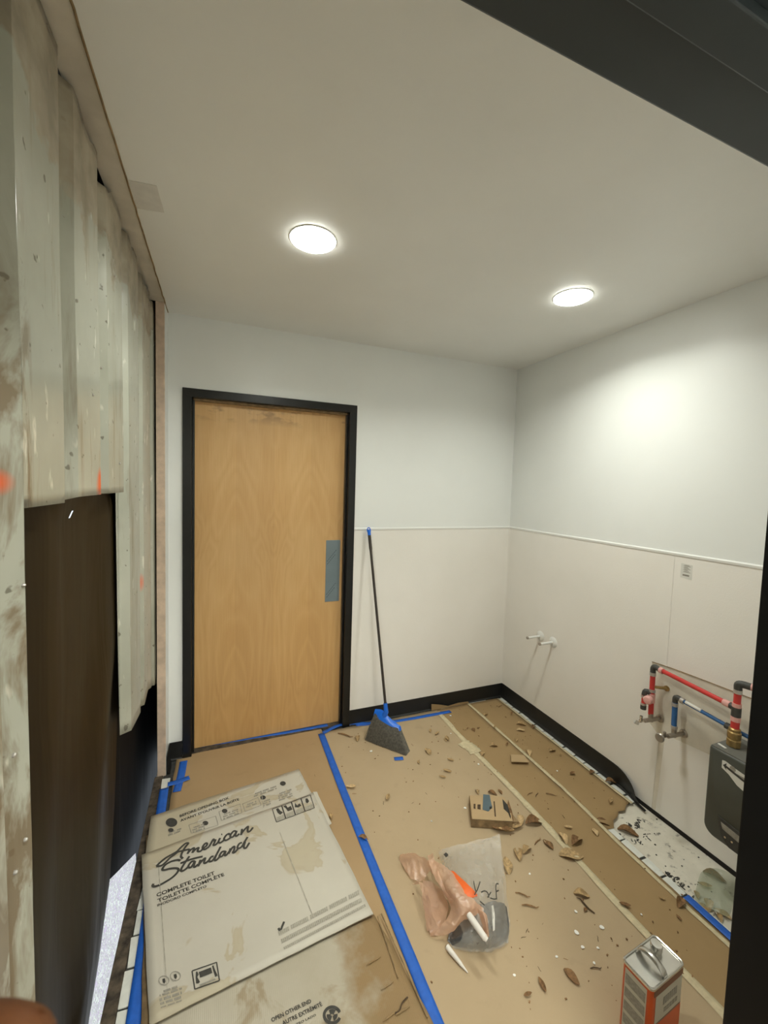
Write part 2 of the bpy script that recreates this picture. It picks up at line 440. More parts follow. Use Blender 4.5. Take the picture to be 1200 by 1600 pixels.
for k in range(4):
    x = -2.30 + .0 + k*.075
    part('tile', MB().box((-.56+k*.1, -.022, -.003), (-.465+k*.1, -.004, .0015)), M['tile'], floor, smooth=False)

# ---- back wall with the door opening
wb = MB()
wb.box((-2.40, 0, -.012), (DX0+.03, .12, H)).box((DX1-.03, 0, -.012), (.12, .12, H)).box((DX0+.03, 0, DTOP-.03), (DX1-.03, .12, H))
wall_back = struct(obj('wall_back', wb, M['paint'], smooth=False), 'white semi-gloss painted back wall')
part('wall_panel', MB().box((DX1-.004, -.0028, .0), (-.0005, .0005, RAILZ)), M['frp'], wall_back, 'cream pebbled wall panel', smooth=False)
part('chair_rail', MB().prism([(DX1, 0, RAILZ-.008), (DX1, -.006, RAILZ-.006), (DX1, -.007, RAILZ+.004), (DX1, 0, RAILZ+.010)], (-DX1, 0, 0)), M['rail'], wall_back, smooth=False)
part('inside_corner_strip', MB().box((-.010, -.0045, .10), (-.0002, .0, RAILZ)).box((-.0045, -.010, .10), (.0, -.0002, RAILZ)), M['frp'], wall_back, smooth=False)

# ---- right wall
wr = MB().box((0, FY-.02, -.012), (.12, .12, H))
wall_right = struct(obj('wall_right', wr, M['paint'], smooth=False), 'white semi-gloss painted right wall')
SEAM = -1.246
part('wall_panel', MB().prism([(0, -.0005, .012), (0, -.0005, RAILZ), (0, SEAM+.003, RAILZ), (0, SEAM+.003, .772), (0, -1.178, .768), (0, -1.178, .45), (0, SEAM+.006, .405), (0, SEAM+.016, .012)], (-.0028, 0, 0)), M['frp'], wall_right, 'cream pebbled wall panel', smooth=False)
part('wall_panel', MB().prism([(0, SEAM-.003, .776), (0, SEAM-.003, RAILZ), (0, FY, RAILZ), (0, FY, .80)], (-.0028, 0, 0)), M['frp'], wall_right, 'cream pebbled wall panel above the pipes', smooth=False)
part('seam_strip', MB().box((-.0042, SEAM-.007, .776), (0, SEAM+.007, RAILZ-.006)), M['frp'], wall_right, smooth=False)
part('bare_wall_patch', MB().prism([(0, -1.178, .768), (0, SEAM, .774), (0, FY, .80), (0, FY, .012), (0, SEAM+.016, .012), (0, SEAM+.006, .405), (0, -1.178, .45)], (-.0009, 0, 0)), M['drywall'], wall_right, 'rough tan wallboard where the panel is cut away', smooth=False)
part('lower_wall_panel', MB().prism([(0, -1.27, .43), (0, -1.62, .47), (0, FY, .47), (0, FY, .012), (0, -1.25, .012)], (-.0017, 0, 0)), M['frp'], wall_right, smooth=False)
edge = smoothpath([(-.0018, -1.178, .768), (-.0022, SEAM-.01, .775), (-.0022, -1.4, .782), (-.0022, -1.75, .792)], 8)
part('panel_cut_edge', MB().tube(edge, .0022, 6), M['cardedge'], wall_right)
part('chair_rail', MB().prism([(0, 0, RAILZ-.008), (-.006, 0, RAILZ-.006), (-.007, 0, RAILZ+.004), (0, 0, RAILZ+.010)], (0, FY, 0)), M['rail'], wall_right, smooth=False)
part('gap_shade_strip', MB().box((-.0035, FY, -.012), (0, -1.10, .010)), M['gap'], wall_right, smooth=False)  # solid dark strip paints the shade of the gap under the panel

# ---- front wall with the doorway the camera stands in
JX, HZ = -1.178, 2.170           # right jamb and head of that doorway
JL = -2.300
wf = MB().box((JX+.02, FY-.14, -.012), (.12, FY, H)).box((-2.41, FY-.14, -.012), (JL-.02, FY, H)).box((JL-.02, FY-.14, HZ+.02), (JX+.02, FY, H))
wall_front = struct(obj('wall_front', wf, M['paint'], smooth=False))
tf = struct(empty('trim_1', (JX, FY, 0)), 'black steel door frame around the camera')
def frame_leg(x, s):
    m_ = MB().box((min(x, x+s*.045), FY-.155, -.011), (max(x, x+s*.045), FY+.012, HZ))
    part('jamb', m_, M['jamb'], tf, smooth=False, bevel=.003)
    part('door_stop', MB().box((min(x-s*.016, x), FY-.115, -.011), (max(x-s*.016, x), FY-.070, HZ)), M['frame_lit'], tf, smooth=False, bevel=.002)
frame_leg(JX, 1); frame_leg(JL, -1)
part('head', MB().box((JL-.045, FY-.155, HZ), (JX+.045, FY+.012, HZ+.045)), M['frame_lit'], tf, smooth=False, bevel=.003)
part('door_stop', MB().box((JL, FY-.115, HZ-.016), (JX, FY-.070, HZ)), M['frame_lit'], tf, smooth=False, bevel=.002)

# ---- ceiling
ceil = struct(obj('ceiling', MB().box((XL, FY-.14, H), (.12, .12, H+.12)), M['ceiling'], smooth=False), 'white painted ceiling')
c4 = [on(2, H, *q) for q in ((200, 281), (245, 290), (257, 332), (213, 325))]
part('patch', MB().prism([p + Vector((0,0,.0)) for p in c4], (0, 0, -.0012)), plain('patch_grey', (.72,.70,.66,1), .8, var=.05, scale=20), ceil, 'squarish grey unpainted patch', smooth=False)
rim = []
for k in range(60):
    y = 0 - k*.037
    rim.append(Vector((XL + .0015 + .0035*nz(k*.9, 3.1), y, H-.0015)))
part('ragged_edge', MB().tube(rim, .003, 6), M['cardedge'], ceil, 'torn brown drywall edge')

# ---- left wall: finished stub, top plate, corrugated metal sheet with the cut-out
wall_left = struct(empty('wall_left', (XL, 0, 0)), 'stripped left wall of painted corrugated metal')
part('drywall_stub', MB().box((-2.372, -.127, -.012), (XL, -.0005, H)), M['paint'], wall_left, smooth=False)
# ragged stud / gypsum end, facing the camera
e0 = []
rows = []
for k in range(70):
    z = -.012 + k*(H+.012)/69
    rows.append([Vector((-2.402, -.129, z)), Vector((-2.38, -.1295, z)), Vector((-2.3605 + .0022*nz(k*.8, 1.7) - .001, -.130, z)), Vector((-2.3605, -.126, z))])
part('cut_drywall_edge', MB().grid(rows), M['cutedge'], wall_left, 'raw pinkish cut edge of the wall')
part('end_stud', MB().box((-2.402, -.1275, -.012), (-2.372, .0, H)), M['cutedge'], wall_left, smooth=False)
part('top_plate', MB().box((-2.43, FY, H), (XL, -.13, H+.04)), M['trackwood'], wall_left, 'grey-brown wooden top plate', smooth=False)
part('sill_plate', MB().box((-2.415, FY, -.10), (-2.374, -.13, .002)), M['dirtywood'], wall_left, 'dark dirty sill', smooth=False, bevel=.003)
struct(obj('cavity_light_block', MB().box((-2.398, .12, -.2), (-2.2, .62, H+.12)).box((-2.56, .60, -.3), (-2.2, .70, H+.12)).box((-2.56, -2.4, H+.041), (-2.3, .70, H+.13)), M['gap'], smooth=False))  # added dark boxes that close the cavity against daylight leaks

XM, DEP = -2.412, .032
def Ly(u, v): return on(0, XM, u, v).y
def Lz(u, v): return on(0, XM, u, v).z
prof = []            # (y, x) break points of the rib profile, near to far
s0 = -1.372
for k in range(-3, 6):
    s = s0 + .302*k
    prof += [(s, XM), (s+.205, XM), (s+.228, XM-DEP), (s+.268, XM-DEP)]
prof = [q for q in prof if FY <= q[0]]
prof.insert(0, (FY, XM))
def xprof(y):
    for (a, xa), (b, xb) in zip(prof, prof[1:]):
        if a <= y <= b: return xa + (xb-xa)*(y-a)/(b-a)
    return XM
CUTL, CUTR, MEND = Ly(36, 790), Ly(196, 775), Ly(243, 700)
MEND = min(MEND, .20)
ys = sorted(set([round(q[0], 4) for q in prof if q[0] < MEND] + [round(CUTL,4), round(CUTR,4), round(MEND,4)]))
ZTOP = Lz(115, 781)
tong = [(CUTR, Lz(210, 1122)), (Ly(226, 1100), Lz(226, 1100)), (Ly(231, 1078), Lz(231, 1078)), (MEND, Lz(247, 1060))]
def zbot(y, side):
    if y < CUTL or (y == round(CUTL,4) and side < 0): return Lz(74, 1558) - .0
    if y < CUTR or (y == round(CUTR,4) and side < 0): return ZTOP + (.006 if y > Ly(115, 780) else -.004)
    for (a, za), (b, zb_) in zip(tong, tong[1:]):
        if a <= y <= b + 1e-4: return za + (zb_-za)*(y-a)/max(b-a, 1e-5)
    return tong[-1][1]
extra = []
a = CUTR
for q in tong[1:-1]: extra.append(round(q[0], 4))
ys = sorted(set(ys + extra))
mw = MB()
for a, b in zip(ys, ys[1:]):
    nzr = 40
    za, zb_ = zbot(a, 1), zbot(b, -1)
    rec = xprof((a+b)/2) < XM - .02
    def topz(y): return H - (.060 + .035*nz(y, 5.5, 0, 3) if rec else .012 + .07*max(0, nz(y, 9.5, 0, 6)) + .03*max(0, nz(y, 3.5, 0, 22)))
    ta, tb = topz(a), topz(b)
    rows = []
    for k in range(nzr+1):
        t = k/nzr
        p = []
        for j in range(7):
            f = j/6; y = a+(b-a)*f; z0 = za+(zb_-za)*f; z1 = topz(y); z = z0+(z1-z0)*t
            p.append(Vector((xprof(y) + .0022*nz(y, z, 0, 2.5), y, z)))
        rows.append(p)
    mw.grid(rows)
bmx = obj('metal_sheet', mw, M['metal'], None, angle=20, solid=.0012)
b_ = bmesh.new(); b_.from_mesh(bmx.data); bmesh.ops.remove_doubles(b_, verts=b_.verts, dist=.0004); b_.to_mesh(bmx.data); b_.free()
bmx.data.set_sharp_from_angle(angle=math.radians(20))
into(bmx, wall_left); bmx['label'] = 'off-white ribbed metal sheet with a large cut-out'
for (u, v, r) in ((22, 1180, .0042), (40, 1312, .0035), (24, 1363, .0035), (37, 914, .003), (120, 470, .004), (145, 617, .004), (158, 575, .0035), (187, 724, .004), (180, 432, .0035)):
    p = on(0, XM+.002, u, v)
    part('screw', MB().lathe([(r, -.002), (r, .001), (r*.6, .003)], p, (1, 0, 0), 8), M['crimp'], wall_left)

# ---- plastic sheeting hung outside the cut-out (seen through it)
def curtain(name, X, left, right, z0, z1, mat, ny, nzv, amp, seed, label, hole=None):
    rows = []
    for i in range(nzv+1):
        z = z0 + (z1-z0)*i/nzv; yl, yr = left(z), right(z); r = []
        for j in range(ny+1):
            t = j/ny; y = yl+(yr-yl)*t
            r.append(Vector((X + amp*(.6*math.sin(t*17+seed+1.3*nz(z, seed, 0, 1.2)) + .9*nz(t*7+seed, z*.9, seed)), y, z)))
        rows.append(r)
    mb = MB(); mb.grid(rows)
    if hole is not None:
        keep = []
        for f in mb.f:
            c = sum((Vector(mb.v[i]) for i in f), Vector())/4
            if abs(c.y-hole[0]) < hole[2] and abs(c.z-hole[1]) < hole[2]*1.15: continue
            keep.append(f)
        mb.f = keep
    o = obj(name, mb, mat); tag(o, label, 'plastic sheet'); return o
def interp(tab):
    def f(z):
        if z <= tab[0][0]: return tab[0][1]
        for (a, ya), (b, yb) in zip(tab, tab[1:]):
            if z <= b: return ya+(yb-ya)*(z-a)/(b-a)
        return tab[-1][1]
    return f
XS = -2.462
er = sorted([(on(0, XS, u, v).z, on(0, XS, u, v).y) for u, v in ((197, 790), (200, 940), (192, 1040), (187, 1130), (183, 1250), (177, 1370), (160, 1500), (146, 1590), (140, 1640))])
hp = on(0, XS, 112, 805)
curtain('plastic_sheet', XS, lambda z: -2.05, interp([(q[0], q[1]) for q in er] + [(1.7, 0.0), (2.0, .3)]), -.10, H, M['poly'], 110, 150, .012, .7,
        'dark brown plastic sheeting hung behind the cut metal wall', hole=(hp.y, hp.z, .010))
XS2 = -2.488
b1, b2 = on(0, XS2, 215, 1330), on(0, XS2, 176, 1370)
def left2(z): return -.80
o2 = MB()  # added black sheet: stands for the dark void and stops daylight leaks
rows = []
for i in range(41):
    t = i/40; y = -1.1 + t*1.9
    zb_ = b2.z + (b1.z-b2.z)*(y-b2.y)/(b1.y-b2.y)
    if y > b1.y: zb_ = b1.z - .35
    zb_ = max(-.6, min(.35, zb_))
    rows.append([Vector((XS2 + .006*nz(y*5, z*2, 3), y, z)) for z in [zb_ + (H+.1-zb_)*k/20 for k in range(21)]])
    if y < -.9: rows[-1] = [Vector((p.x, p.y, p.z)) for p in rows[-1]]
o2.grid(rows)
hp2 = on(0, XS2, 112, 805)
tag(obj('plastic_sheet', o2, M['voidblack']), 'black sheet added for the dark void behind the hanging tongue of metal', 'plastic sheet')
rows = []
for i in range(46):
    t = i/45; y = -1.75 + t*2.4
    rows.append([Vector((-2.53 + .010*nz(y*9, z*9, 8) + (.02*max(0, -.1-z)), y, z)) for z in [-.75 + 1.0*k/24 for k in range(25)]])
tag(obj('clear_plastic_sheet', MB().grid(rows), M['crinkle']), 'bright crinkled clear plastic glowing with daylight at the sill', 'plastic sheet')
struct(obj('ground_outside', MB().box((-14, -12, -.95), (-2.42, 10, -.80)), M['concrete'], smooth=False))

# ---- hall behind the doorway
hall = MB().box((-3.6, -4.35, -.02), (-3.5, FY-.14, 2.8)).box((.12, -4.35, -.02), (.22, FY-.14, 2.8)).box((-3.6, -4.45, -.02), (.22, -4.35, 2.8)).box((-3.6, FY-.14, -.02), (-2.41, FY-.04, 2.8)).box((-3.6, FY-.14, H), (.22, FY-.04, 2.8))
struct(obj('wall_hall', hall, M['hall'], smooth=False))
struct(obj('ceiling_hall', MB().box((-3.6, -4.45, 2.72), (.22, FY-.1, 2.82)), M['hall'], smooth=False))
struct(obj('floor_hall', MB().box((-3.6, -4.45, -.02), (.22, FY-.16, -.001)), M['hallfloor'], smooth=False))

# ---- baseboards
def base_profile(n, p, h=.105):
    "cove base: point on the wall line p, outward normal n"
    n = Vector(n); p = Vector(p)
    return [p + n*.0005 + Vector((0,0,h)), p + n*.0030 + Vector((0,0,h-.001)), p + n*.0034 + Vector((0,0,.022)), p + n*.007 + Vector((0,0,.009)), p + n*.016 + Vector((0,0,.003)), p + n*.017 + Vector((0,0,.0)), p + n*.0005 + Vector((0,0,0))]
def sweep(pts):
    rows = [base_profile(n, p) for p, n in pts]
    mb = MB(); o = 0; mb.grid([r + [r[0]] for r in rows])
    k = len(rows[0])+1
    mb.f.append(tuple(range(k-1))); mb.f.append(tuple(reversed(range((len(rows)-1)*k, (len(rows)-1)*k + k-1))))
    return mb
struct(obj('baseboard_back', sweep([((DX1+.002, -.003, .001), (0,-1,0)), ((-.4, -.003, .001), (0,-1,0)), ((-.004, -.003, .001), (0,-1,0))]), M['rubber']))
path = [((-.003, -.004, .001), (-1,0,0)), ((-.003, -.5, .001), (-1,0,0)), ((-.003, -.95, .001), (-1,0,0))]
for q in ((-.004, -1.00, 0), (-.006, -1.03, 0), (-.009, -1.06, 0), (-.013, -1.085, 0), (-.018, -1.11, 0), (-.023, -1.13, 0), (-.028, -1.148, 0), (-.031, -1.162, 0), (-.036, -1.19, 0), (-.042, -1.225, 0)):
    path.append(((q[0], q[1], .001), (-1, 0, 0)))
mbr = sweep(path)
# loose end: lower towards its rounded tip
for i, v in enumerate(mbr.v):
    if v[1] < -1.02:
        t = min(1.0, (-1.02 - v[1])/.145)
        hh = .012 + .093*math.sqrt(max(0, 1 - t*t))
        k = hh/.105
        mbr.v[i] = (v[0] + (.010 if v[2] < .012 and v[1] < -1.05 else 0), v[1], v[2]*k)
struct(obj('baseboard_right', mbr, M['rubber'], angle=50))
struct(obj('baseboard_left', sweep([((DX0-.002, -.003, .001), (0,-1,0)), ((XL+.004, -.004, .001), (.7,-.7,0)), ((XL+.003, -.06, .001), (1,0,0)), ((XL+.003, -.128, .001), (1,0,0))]), M['rubber']))

# ---- the door
door = struct(empty('door_1', (DX0, 0, 0)), 'birch veneer door in a black steel frame')
FW = .048
for x0, x1 in ((DX0, DX0+FW), (DX1-FW, DX1)):
    part('jamb', MB().box((x0, -.016, .0), (x1, .10, DTOP)), M['black'], door, smooth=False, bevel=.003)
for x0, x1 in ((DX0+FW, DX0+FW+.012), (DX1-FW-.012, DX1-FW)):
    part('door_stop', MB().box((x0, .020, .0), (x1, .10, DTOP-FW)), M['black'], door, smooth=False, bevel=.002)
part('head', MB().box((DX0, -.0165, DTOP-FW), (DX1, .10, DTOP)), M['black'], door, smooth=False, bevel=.003)
part('head_stop', MB().box((DX0+FW, .020, DTOP-FW-.012), (DX1-FW, .10, DTOP-FW)), M['cardedge'], door, smooth=False, bevel=.002)
part('leaf', MB().box((DX0+FW+.008, .052, .010), (DX1-FW-.008, .095, DTOP-FW-.008)), M['door'], door, 'plain pale birch veneer leaf', smooth=False, bevel=.002)
part('threshold', MB().box((DX0+FW, .01, -.012), (DX1-FW, .14, .008)), M['dirtywood'], door, smooth=False)
part('light_blocker', MB().box((DX0+.02, .105, -.012), (DX1-.02, .16, DTOP)), M['gap'], door, smooth=False)  # unseen dark box added to stop light leaking around the leaf
pp = part('push_plate', MB().box((-1.438, .0492, .855), (-1.342, .053, 1.268)), M['film_blue'], door, 'grey push plate still in blue-grey film', smooth=False, bevel=.001)
tx = MB()
for zc in (1.175, .952):
    for r_, off in ((0, 0), (1, .019)):
        n = 7
        for k in range(n):
            a = -1.430 + k*.0092 + r_*.002; z = zc - .05 + k*.0112 - off
            if r_ and k > 5: continue
            tx.prism([(a, .0487, z), (a+.0072, .0487, z+.0086), (a+.0058, .0487, z+.0118), (a-.0014, .0487, z+.0032)], (0, .0004, 0))
o = obj('film_print', tx, M['filmtext'], None, smooth=False); o.parent = pp; o.matrix_parent_inverse = Matrix.Identity(4)
pp_inv = Matrix.Translation(door.location)   # the plate hangs under the door's Empty
o.matrix_parent_inverse = Matrix.Identity(4)

# ---- ceiling lights
def downlight(x, y, label):
    t = thing('recessed_light', label, 'light', (x, y, H), 'recessed ceiling lights')
    part('trim_ring', MB().lathe([(.088, 0), (.088, -.002), (.0855, -.0032), (.0842, -.0028), (.0842, -.0010)], (x, y, H), (0,0,1), 40), M['whiteplastic'], t)
    part('diffuser', MB().lathe([(.0835, -.001), (.083, -.0055), (.076, -.0095), (.05, -.012), (.01, -.0125)], (x, y, H), (0,0,1), 40), M['lamp'], t, 'glowing round diffuser')
    ld = bpy.data.lights.new('led_beam', 'AREA'); ld.shape = 'DISK'; ld.size = .15; ld.energy = LAMP_W; ld.spread = math.radians(LAMP_SPREAD); ld.color = (.98, 1.0, .91)
    lo_ = bpy.data.objects.new('led_beam', ld); COL.objects.link(lo_); lo_.location = (x, y, H-.0135); into(lo_, t)
    return t
downlight(-1.770, -.995, 'lit round ceiling light nearer the stripped metal wall')
downlight(-.556, -1.058, 'lit round ceiling light nearer the white wall with the pipes')
def hall_fill(x, y):  # added unseen lamp that fills in the room ceiling and the hand
    t = thing('hall_fill_light', 'added unseen fill light panel in the hall behind the camera', 'light', (x, y, 2.72))
    part('trim_frame', MB().box((x-.32, y-.32, 2.708), (x+.32, y+.32, 2.7195)), M['whiteplastic'], t, smooth=False)
    part('diffuser', MB().box((x-.29, y-.29, 2.704), (x+.29, y+.29, 2.7085)), emit('hall_fill_panel', (1,1,.9,1), 27.0), t, smooth=False)
hall_fill(-1.6, -3.4)

# =================================================================== FLOOR COVERINGS
def wav(x, y, amp, s):
    return amp*(nz(x, y, s, 3.1) + .5*nz(x, y, s+4, 8.0) + .9*max(0, 1 - 6*abs(nz(x*1.7 + y*.5, y*.6 - x*.2, s+2, 1.7))))
def sheet(name, x0, x1, y0, y1, z, mat, label, amp=.0018, jag=.004, s=0.0, step=.035, right=None, end=None):
    nx, ny = max(2, int((x1-x0)/step)), max(2, int((y1-y0)/step)); rows = []
    for j in range(ny+1):
        r = []
        for i in range(nx+1):
            tx, ty = i/nx, j/ny
            x = x0+(x1-x0)*tx; y = y0+(y1-y0)*ty
            if i in (0, nx): x += jag*nz(y, s+7, 0, 9)
            if j in (0, ny): y += jag*nz(x, s+9, 0, 9)
            if end and j == 0: y = end(x)
            elif end: y = max(y, end(x) + .02*j)
            r.append(Vector((x, y, z + max(-.0005, wav(x, y, amp, s)))))
        rows.append(r)
    o = obj(name, MB().grid(rows), mat, angle=60, solid=.0007)
    tag(o, label, 'floor paper'); return o
sheet('floor_paper', -2.318, -1.455, -2.16, .035, .0045, M['paperA'], 'kraft floor paper in front of the wooden door, under the white carton', .0026, .008, 1.0)
sheet('floor_paper', -1.470, -.600, -2.16, -.030, .0060, M['paperB'], 'wide pinkish kraft floor paper in the middle of the room', .0020, .004, 2.0)
sheet('floor_paper', -.612, -.336, -2.16, -.030, .0048, M['paperC'], 'narrow brown floor paper strip between the two cream tape lines', .0012, .004, 3.0)
def tear(x): return -1.165 - .055*min(1, max(0, (-.09-x)/.2)) + .018*nz(x, 2.2, 0, 22) - (.03 if x < -.27 else 0)
sheet('floor_paper', -.334, -.062, -1.20, -.030, .0042, M['paperC'], 'brown floor paper strip beside the right baseboard with a torn end', .0012, .004, 4.0, end=tear)
fp = []
for u, v in ((674, 1114), (674, 1100), (688, 1101), (700, 1103), (716, 1098), (731, 1096), (733, 1106)):
    p = on(1, -.024, u, v); p.z = max(p.z, .004); fp.append(p)
tag(obj('paper_scrap', MB().prism(fp, (0, -.001, 0)), M['paperC'], smooth=False), 'curled-up brown paper flap against the back baseboard', 'paper')

def tape(pts, wd, mat, name, label, z=.0085, amp=.0005, jag=.0, cat='tape', group=None):
    pts = smoothpath(pts, 10) if len(pts) > 2 else [Vector(pts[0]).lerp(Vector(pts[1]), k/24) for k in range(25)]
    mb = MB(); L, R = [], []
    n = len(pts); rows = []
    for i, p in enumerate(pts):
        t = (pts[min(i+1, n-1)] - pts[max(i-1, 0)]).normalized(); sd = Vector((-t.y, t.x, 0))
        a = wd/2*(1 + jag*nz(i*.55, 3.3 + p.x)); b = wd/2*(1 + jag*nz(i*.55, 8.8 + p.x))
        r = []
        for k in (-1, -.33, .33, 1):
            q = p + sd*(k*(a if k < 0 else b)); r.append(Vector((q.x, q.y, z + amp*nz(q.x, q.y, 5, 14))))
        rows.append(r)
    mb.grid(rows)
    return tag(obj(name, mb, mat, angle=60, solid=.0004), label, cat, group)
def F(*l): return [fl(u, v, .006) for u, v in l]
TN = 'painter_tape'
tape([(-1.468, -.045, 0), (-1.472, -.6, 0), (-1.470, -1.2, 0), (-1.461, -2.15, 0)], .040, M['blue'], TN, 'long blue tape line running from the door past the white carton', .0095)
tape(F((312, 1166), (400, 1152), (470, 1141), (512, 1133)), .030, M['blue'], TN, 'blue tape along the foot of the wooden door', .0085, jag=.3)
tape(F((505, 1146), (530, 1134), (556, 1131), (590, 1131)), .028, M['blue'], TN, 'short blue tape turning the corner at the door frame foot', .0105, jag=.2)
tape(F((556, 1133), (620, 1127), (704, 1112)), .032, M['blue'], TN, 'blue tape behind the broom along the back baseboard', .0090, jag=.2)
tape([(-2.355, -.25, 0), (-2.345, -.6, 0), (-2.325, -1.1, 0), (-2.315, -1.8, 0)], .042, M['blue'], TN, 'blue tape along the left sill beside the white tile edge', .0090)
tape(F((287, 1190), (283, 1212), (276, 1238)), .040, M['blue'], TN, 'upright of the blue tape cross by the left wall', .0100)
tape(F((262, 1227), (280, 1222), (296, 1216)), .034, M['blue'], TN, 'bar of the blue tape cross by the left wall', .0108)
tape([(-.322, -1.600, 0), (-.326, -1.8, 0), (-.330, -2.1, 0)], .034, M['blue'], TN, 'blue tape on the tile edge near the black door jamb', .0100)
tape(F((616, 1187), (630, 1186)), .030, M['blue'], TN, 'small blue tape square under the broom bristles', .0115)
tape([(-.606, -.055, 0), (-.612, -.5, 0), (-.600, -1.0, 0), (-.612, -1.5, 0), (-.600, -2.15, 0)], .034, M['cream'], 'masking_tape', 'cream tape seam between the wide paper and the brown strip', .0085, jag=.45)
tape([(-.330, -.030, 0), (-.328, -.5, 0), (-.330, -1.0, 0), (-.352, -1.3, 0), (-.360, -1.6, 0), (-.365, -2.15, 0)], .020, M['cream'], 'masking_tape', 'thin cream tape seam between the two brown paper strips', .0085, jag=.5)
tape([(-.064, -.040, 0), (-.062, -.6, 0), (-.066, -1.17, 0)], .016, M['cream'], 'masking_tape', 'cream tape edge beside the right-hand white tiles', .0082, jag=.5)
lp = F((722, 1160), (733, 1167), (744, 1177))
tape(lp, .085, M['cream'], 'masking_tape', 'wide rounded cream tape patch lifting off the seam', .0105, amp=.004, jag=.3)

# ---- leaves, twigs, chips
def leaf_mesh(kind):
    mb = MB(); rows = []
    n = 7
    for i in range(n):
        t = i/(n-1); x = t-.5
        wd = {0: .26, 1: .30, 2: .20}[kind]*math.sin(math.pi*min(1, t*.93+.04))**.8
        r = []
        for k in (-1, -.5, 0, .5, 1):
            y = k*wd
            if kind == 0: z = .10*abs(k)*wd/.26 + .05*math.sin(t*6)
            elif kind == 1: z = .20*k*k*wd/.3 + .07*math.sin(t*5); y *= .80
            else: z = .30*(t-.5)**2*2 + .20*abs(k)*wd/.2
            r.append(Vector((x, y, z + .02)))
        rows.append(r)
    mb.grid(rows)
    me = bpy.data.meshes.new('leaf_blade'); me.from_pydata([tuple(p) for p in mb.v], [], mb.f)
    me.polygons.foreach_set('use_smooth', [True]*len(me.polygons)); return me
def twig_mesh():
    mb = MB().tube([(-.5, 0, .04), (-.2, .05, .05), (.1, 0, .06), (.32, -.06, .05), (.5, .03, .04)], [.03, .045, .045, .035, .015], 5)
    me = bpy.data.meshes.new('twig'); me.from_pydata([tuple(p) for p in mb.v], [], mb.f); return me
LM = {}
def leafdata(kind, mat):
    if (kind, mat) not in LM:
        me = leaf_mesh(kind) if kind < 3 else twig_mesh(); me.materials.append(M[mat]); LM[kind, mat] = me
    return LM[kind, mat]
REG = {'centre': ('on the wide middle floor paper', 'leaves on the wide middle paper'),
       'strip': ('on the brown strip between cream tape lines', 'leaves on the brown middle strip'),
       'wall': ('on the brown strip beside the right baseboard', 'leaves on the strip by the baseboard'),
       'concrete': ('on the bare concrete below the heater', 'leaves on the bare concrete'),
       'left': ('on the paper in front of the wooden door', 'leaves on the paper by the door')}
ADJ = {(0,'leafA'): 'flat tan dry leaf', (1,'leafA'): 'curled tan dry leaf', (2,'leafA'): 'slender tan dry leaf',
       (0,'leafB'): 'flat brown dry leaf', (1,'leafB'): 'curled brown dry leaf', (2,'leafB'): 'slender brown dry leaf',
       (0,'leafC'): 'flat pale dry leaf', (1,'leafC'): 'curled pale dry leaf', (2,'leafC'): 'slender pale dry leaf',
       (3,'leafD'): 'thin dark twig', (3,'leafB'): 'thin brown twig'}
def leaf(u, v, L, ang, kind, mat, label=None, z=None):
    p = fl(u, v, .007)
    if -1.47 > p.x: reg = 'left'
    elif p.x < -.606: reg = 'centre'
    elif p.x < -.332: reg = 'strip'
    elif p.y > -1.19: reg = 'wall'
    else: reg = 'concrete'
    zz = {'concrete': -.010}.get(reg, .0085) if z is None else z
    p = fl(u, v, zz)
    o = bpy.data.objects.new('twig' if kind == 3 else 'dry_leaf', leafdata(kind, mat)); COL.objects.link(o)
    o.location = (p.x, p.y, zz); o.rotation_euler = (random.uniform(-.15,.15) if kind < 3 else 0, random.uniform(-.1,.1) if kind < 3 else 0, math.radians(ang)); L *= .82; o.scale = (L, L, L*(1 if kind < 3 else .8))
    where, grp = REG[reg]
    tag(o, label or 'dry leaf', 'twig' if kind == 3 else 'leaf', grp)
    if not label: UNNAMED.append((ADJ.get((kind, mat), 'dry leaf'), o))
    return o
UNNAMED = []
MARKS = [('the broom head', fl(608, 1160)), ('the torn small carton', fl(770, 1268)), ('the plastic bags', fl(715, 1410)), ('the metal can', Vector((-.87, -1.83, 0))),
         ('the door frame foot', fl(540, 1130)), ('the back corner of the room', Vector((0, 0, 0))), ('the torn paper end', fl(965, 1275)), ('the green plastic', fl(1115, 1395)), ('the small cardboard piece', fl(812, 1186))]
ORD = ['closest', 'second closest', 'third closest', 'fourth closest', 'fifth closest', 'sixth closest', 'seventh closest', 'eighth closest', 'ninth closest', 'tenth closest']
def name_by_marks(lst):
    "each small thing is told apart by its kind and its rank of nearness to a landmark"
    bins = {}
    for adj, o in lst:
        d_, mk = min(((o.location.to_2d() - p.to_2d()).length, n) for n, p in MARKS)
        bins.setdefault((adj, mk), []).append((d_, o))
    for (adj, mk), l in bins.items():
        l.sort(key=lambda q: q[0])
        for i, (d_, o) in enumerate(l):
            o['label'] = adj + (' lying near ' + mk if len(l) == 1 else ' lying ' + ORD[i] + ' to ' + mk)
Z5 = lambda x, y: (660 + x*.3, 1060 + y*.3)
Z8 = lambda x, y: (480 + x*.18333, 1130 + y*.18333)
Z4 = lambda x, y: (780 + x*.15, 1280 + y*.15)
Z6 = lambda x, y: (800 + x*.15, 1420 + y*.15)
ZC = lambda x, y: (940 + x*.175, 1260 + y*.175)
A, B, C, D = 'leafA', 'leafB', 'leafC', 'leafD'
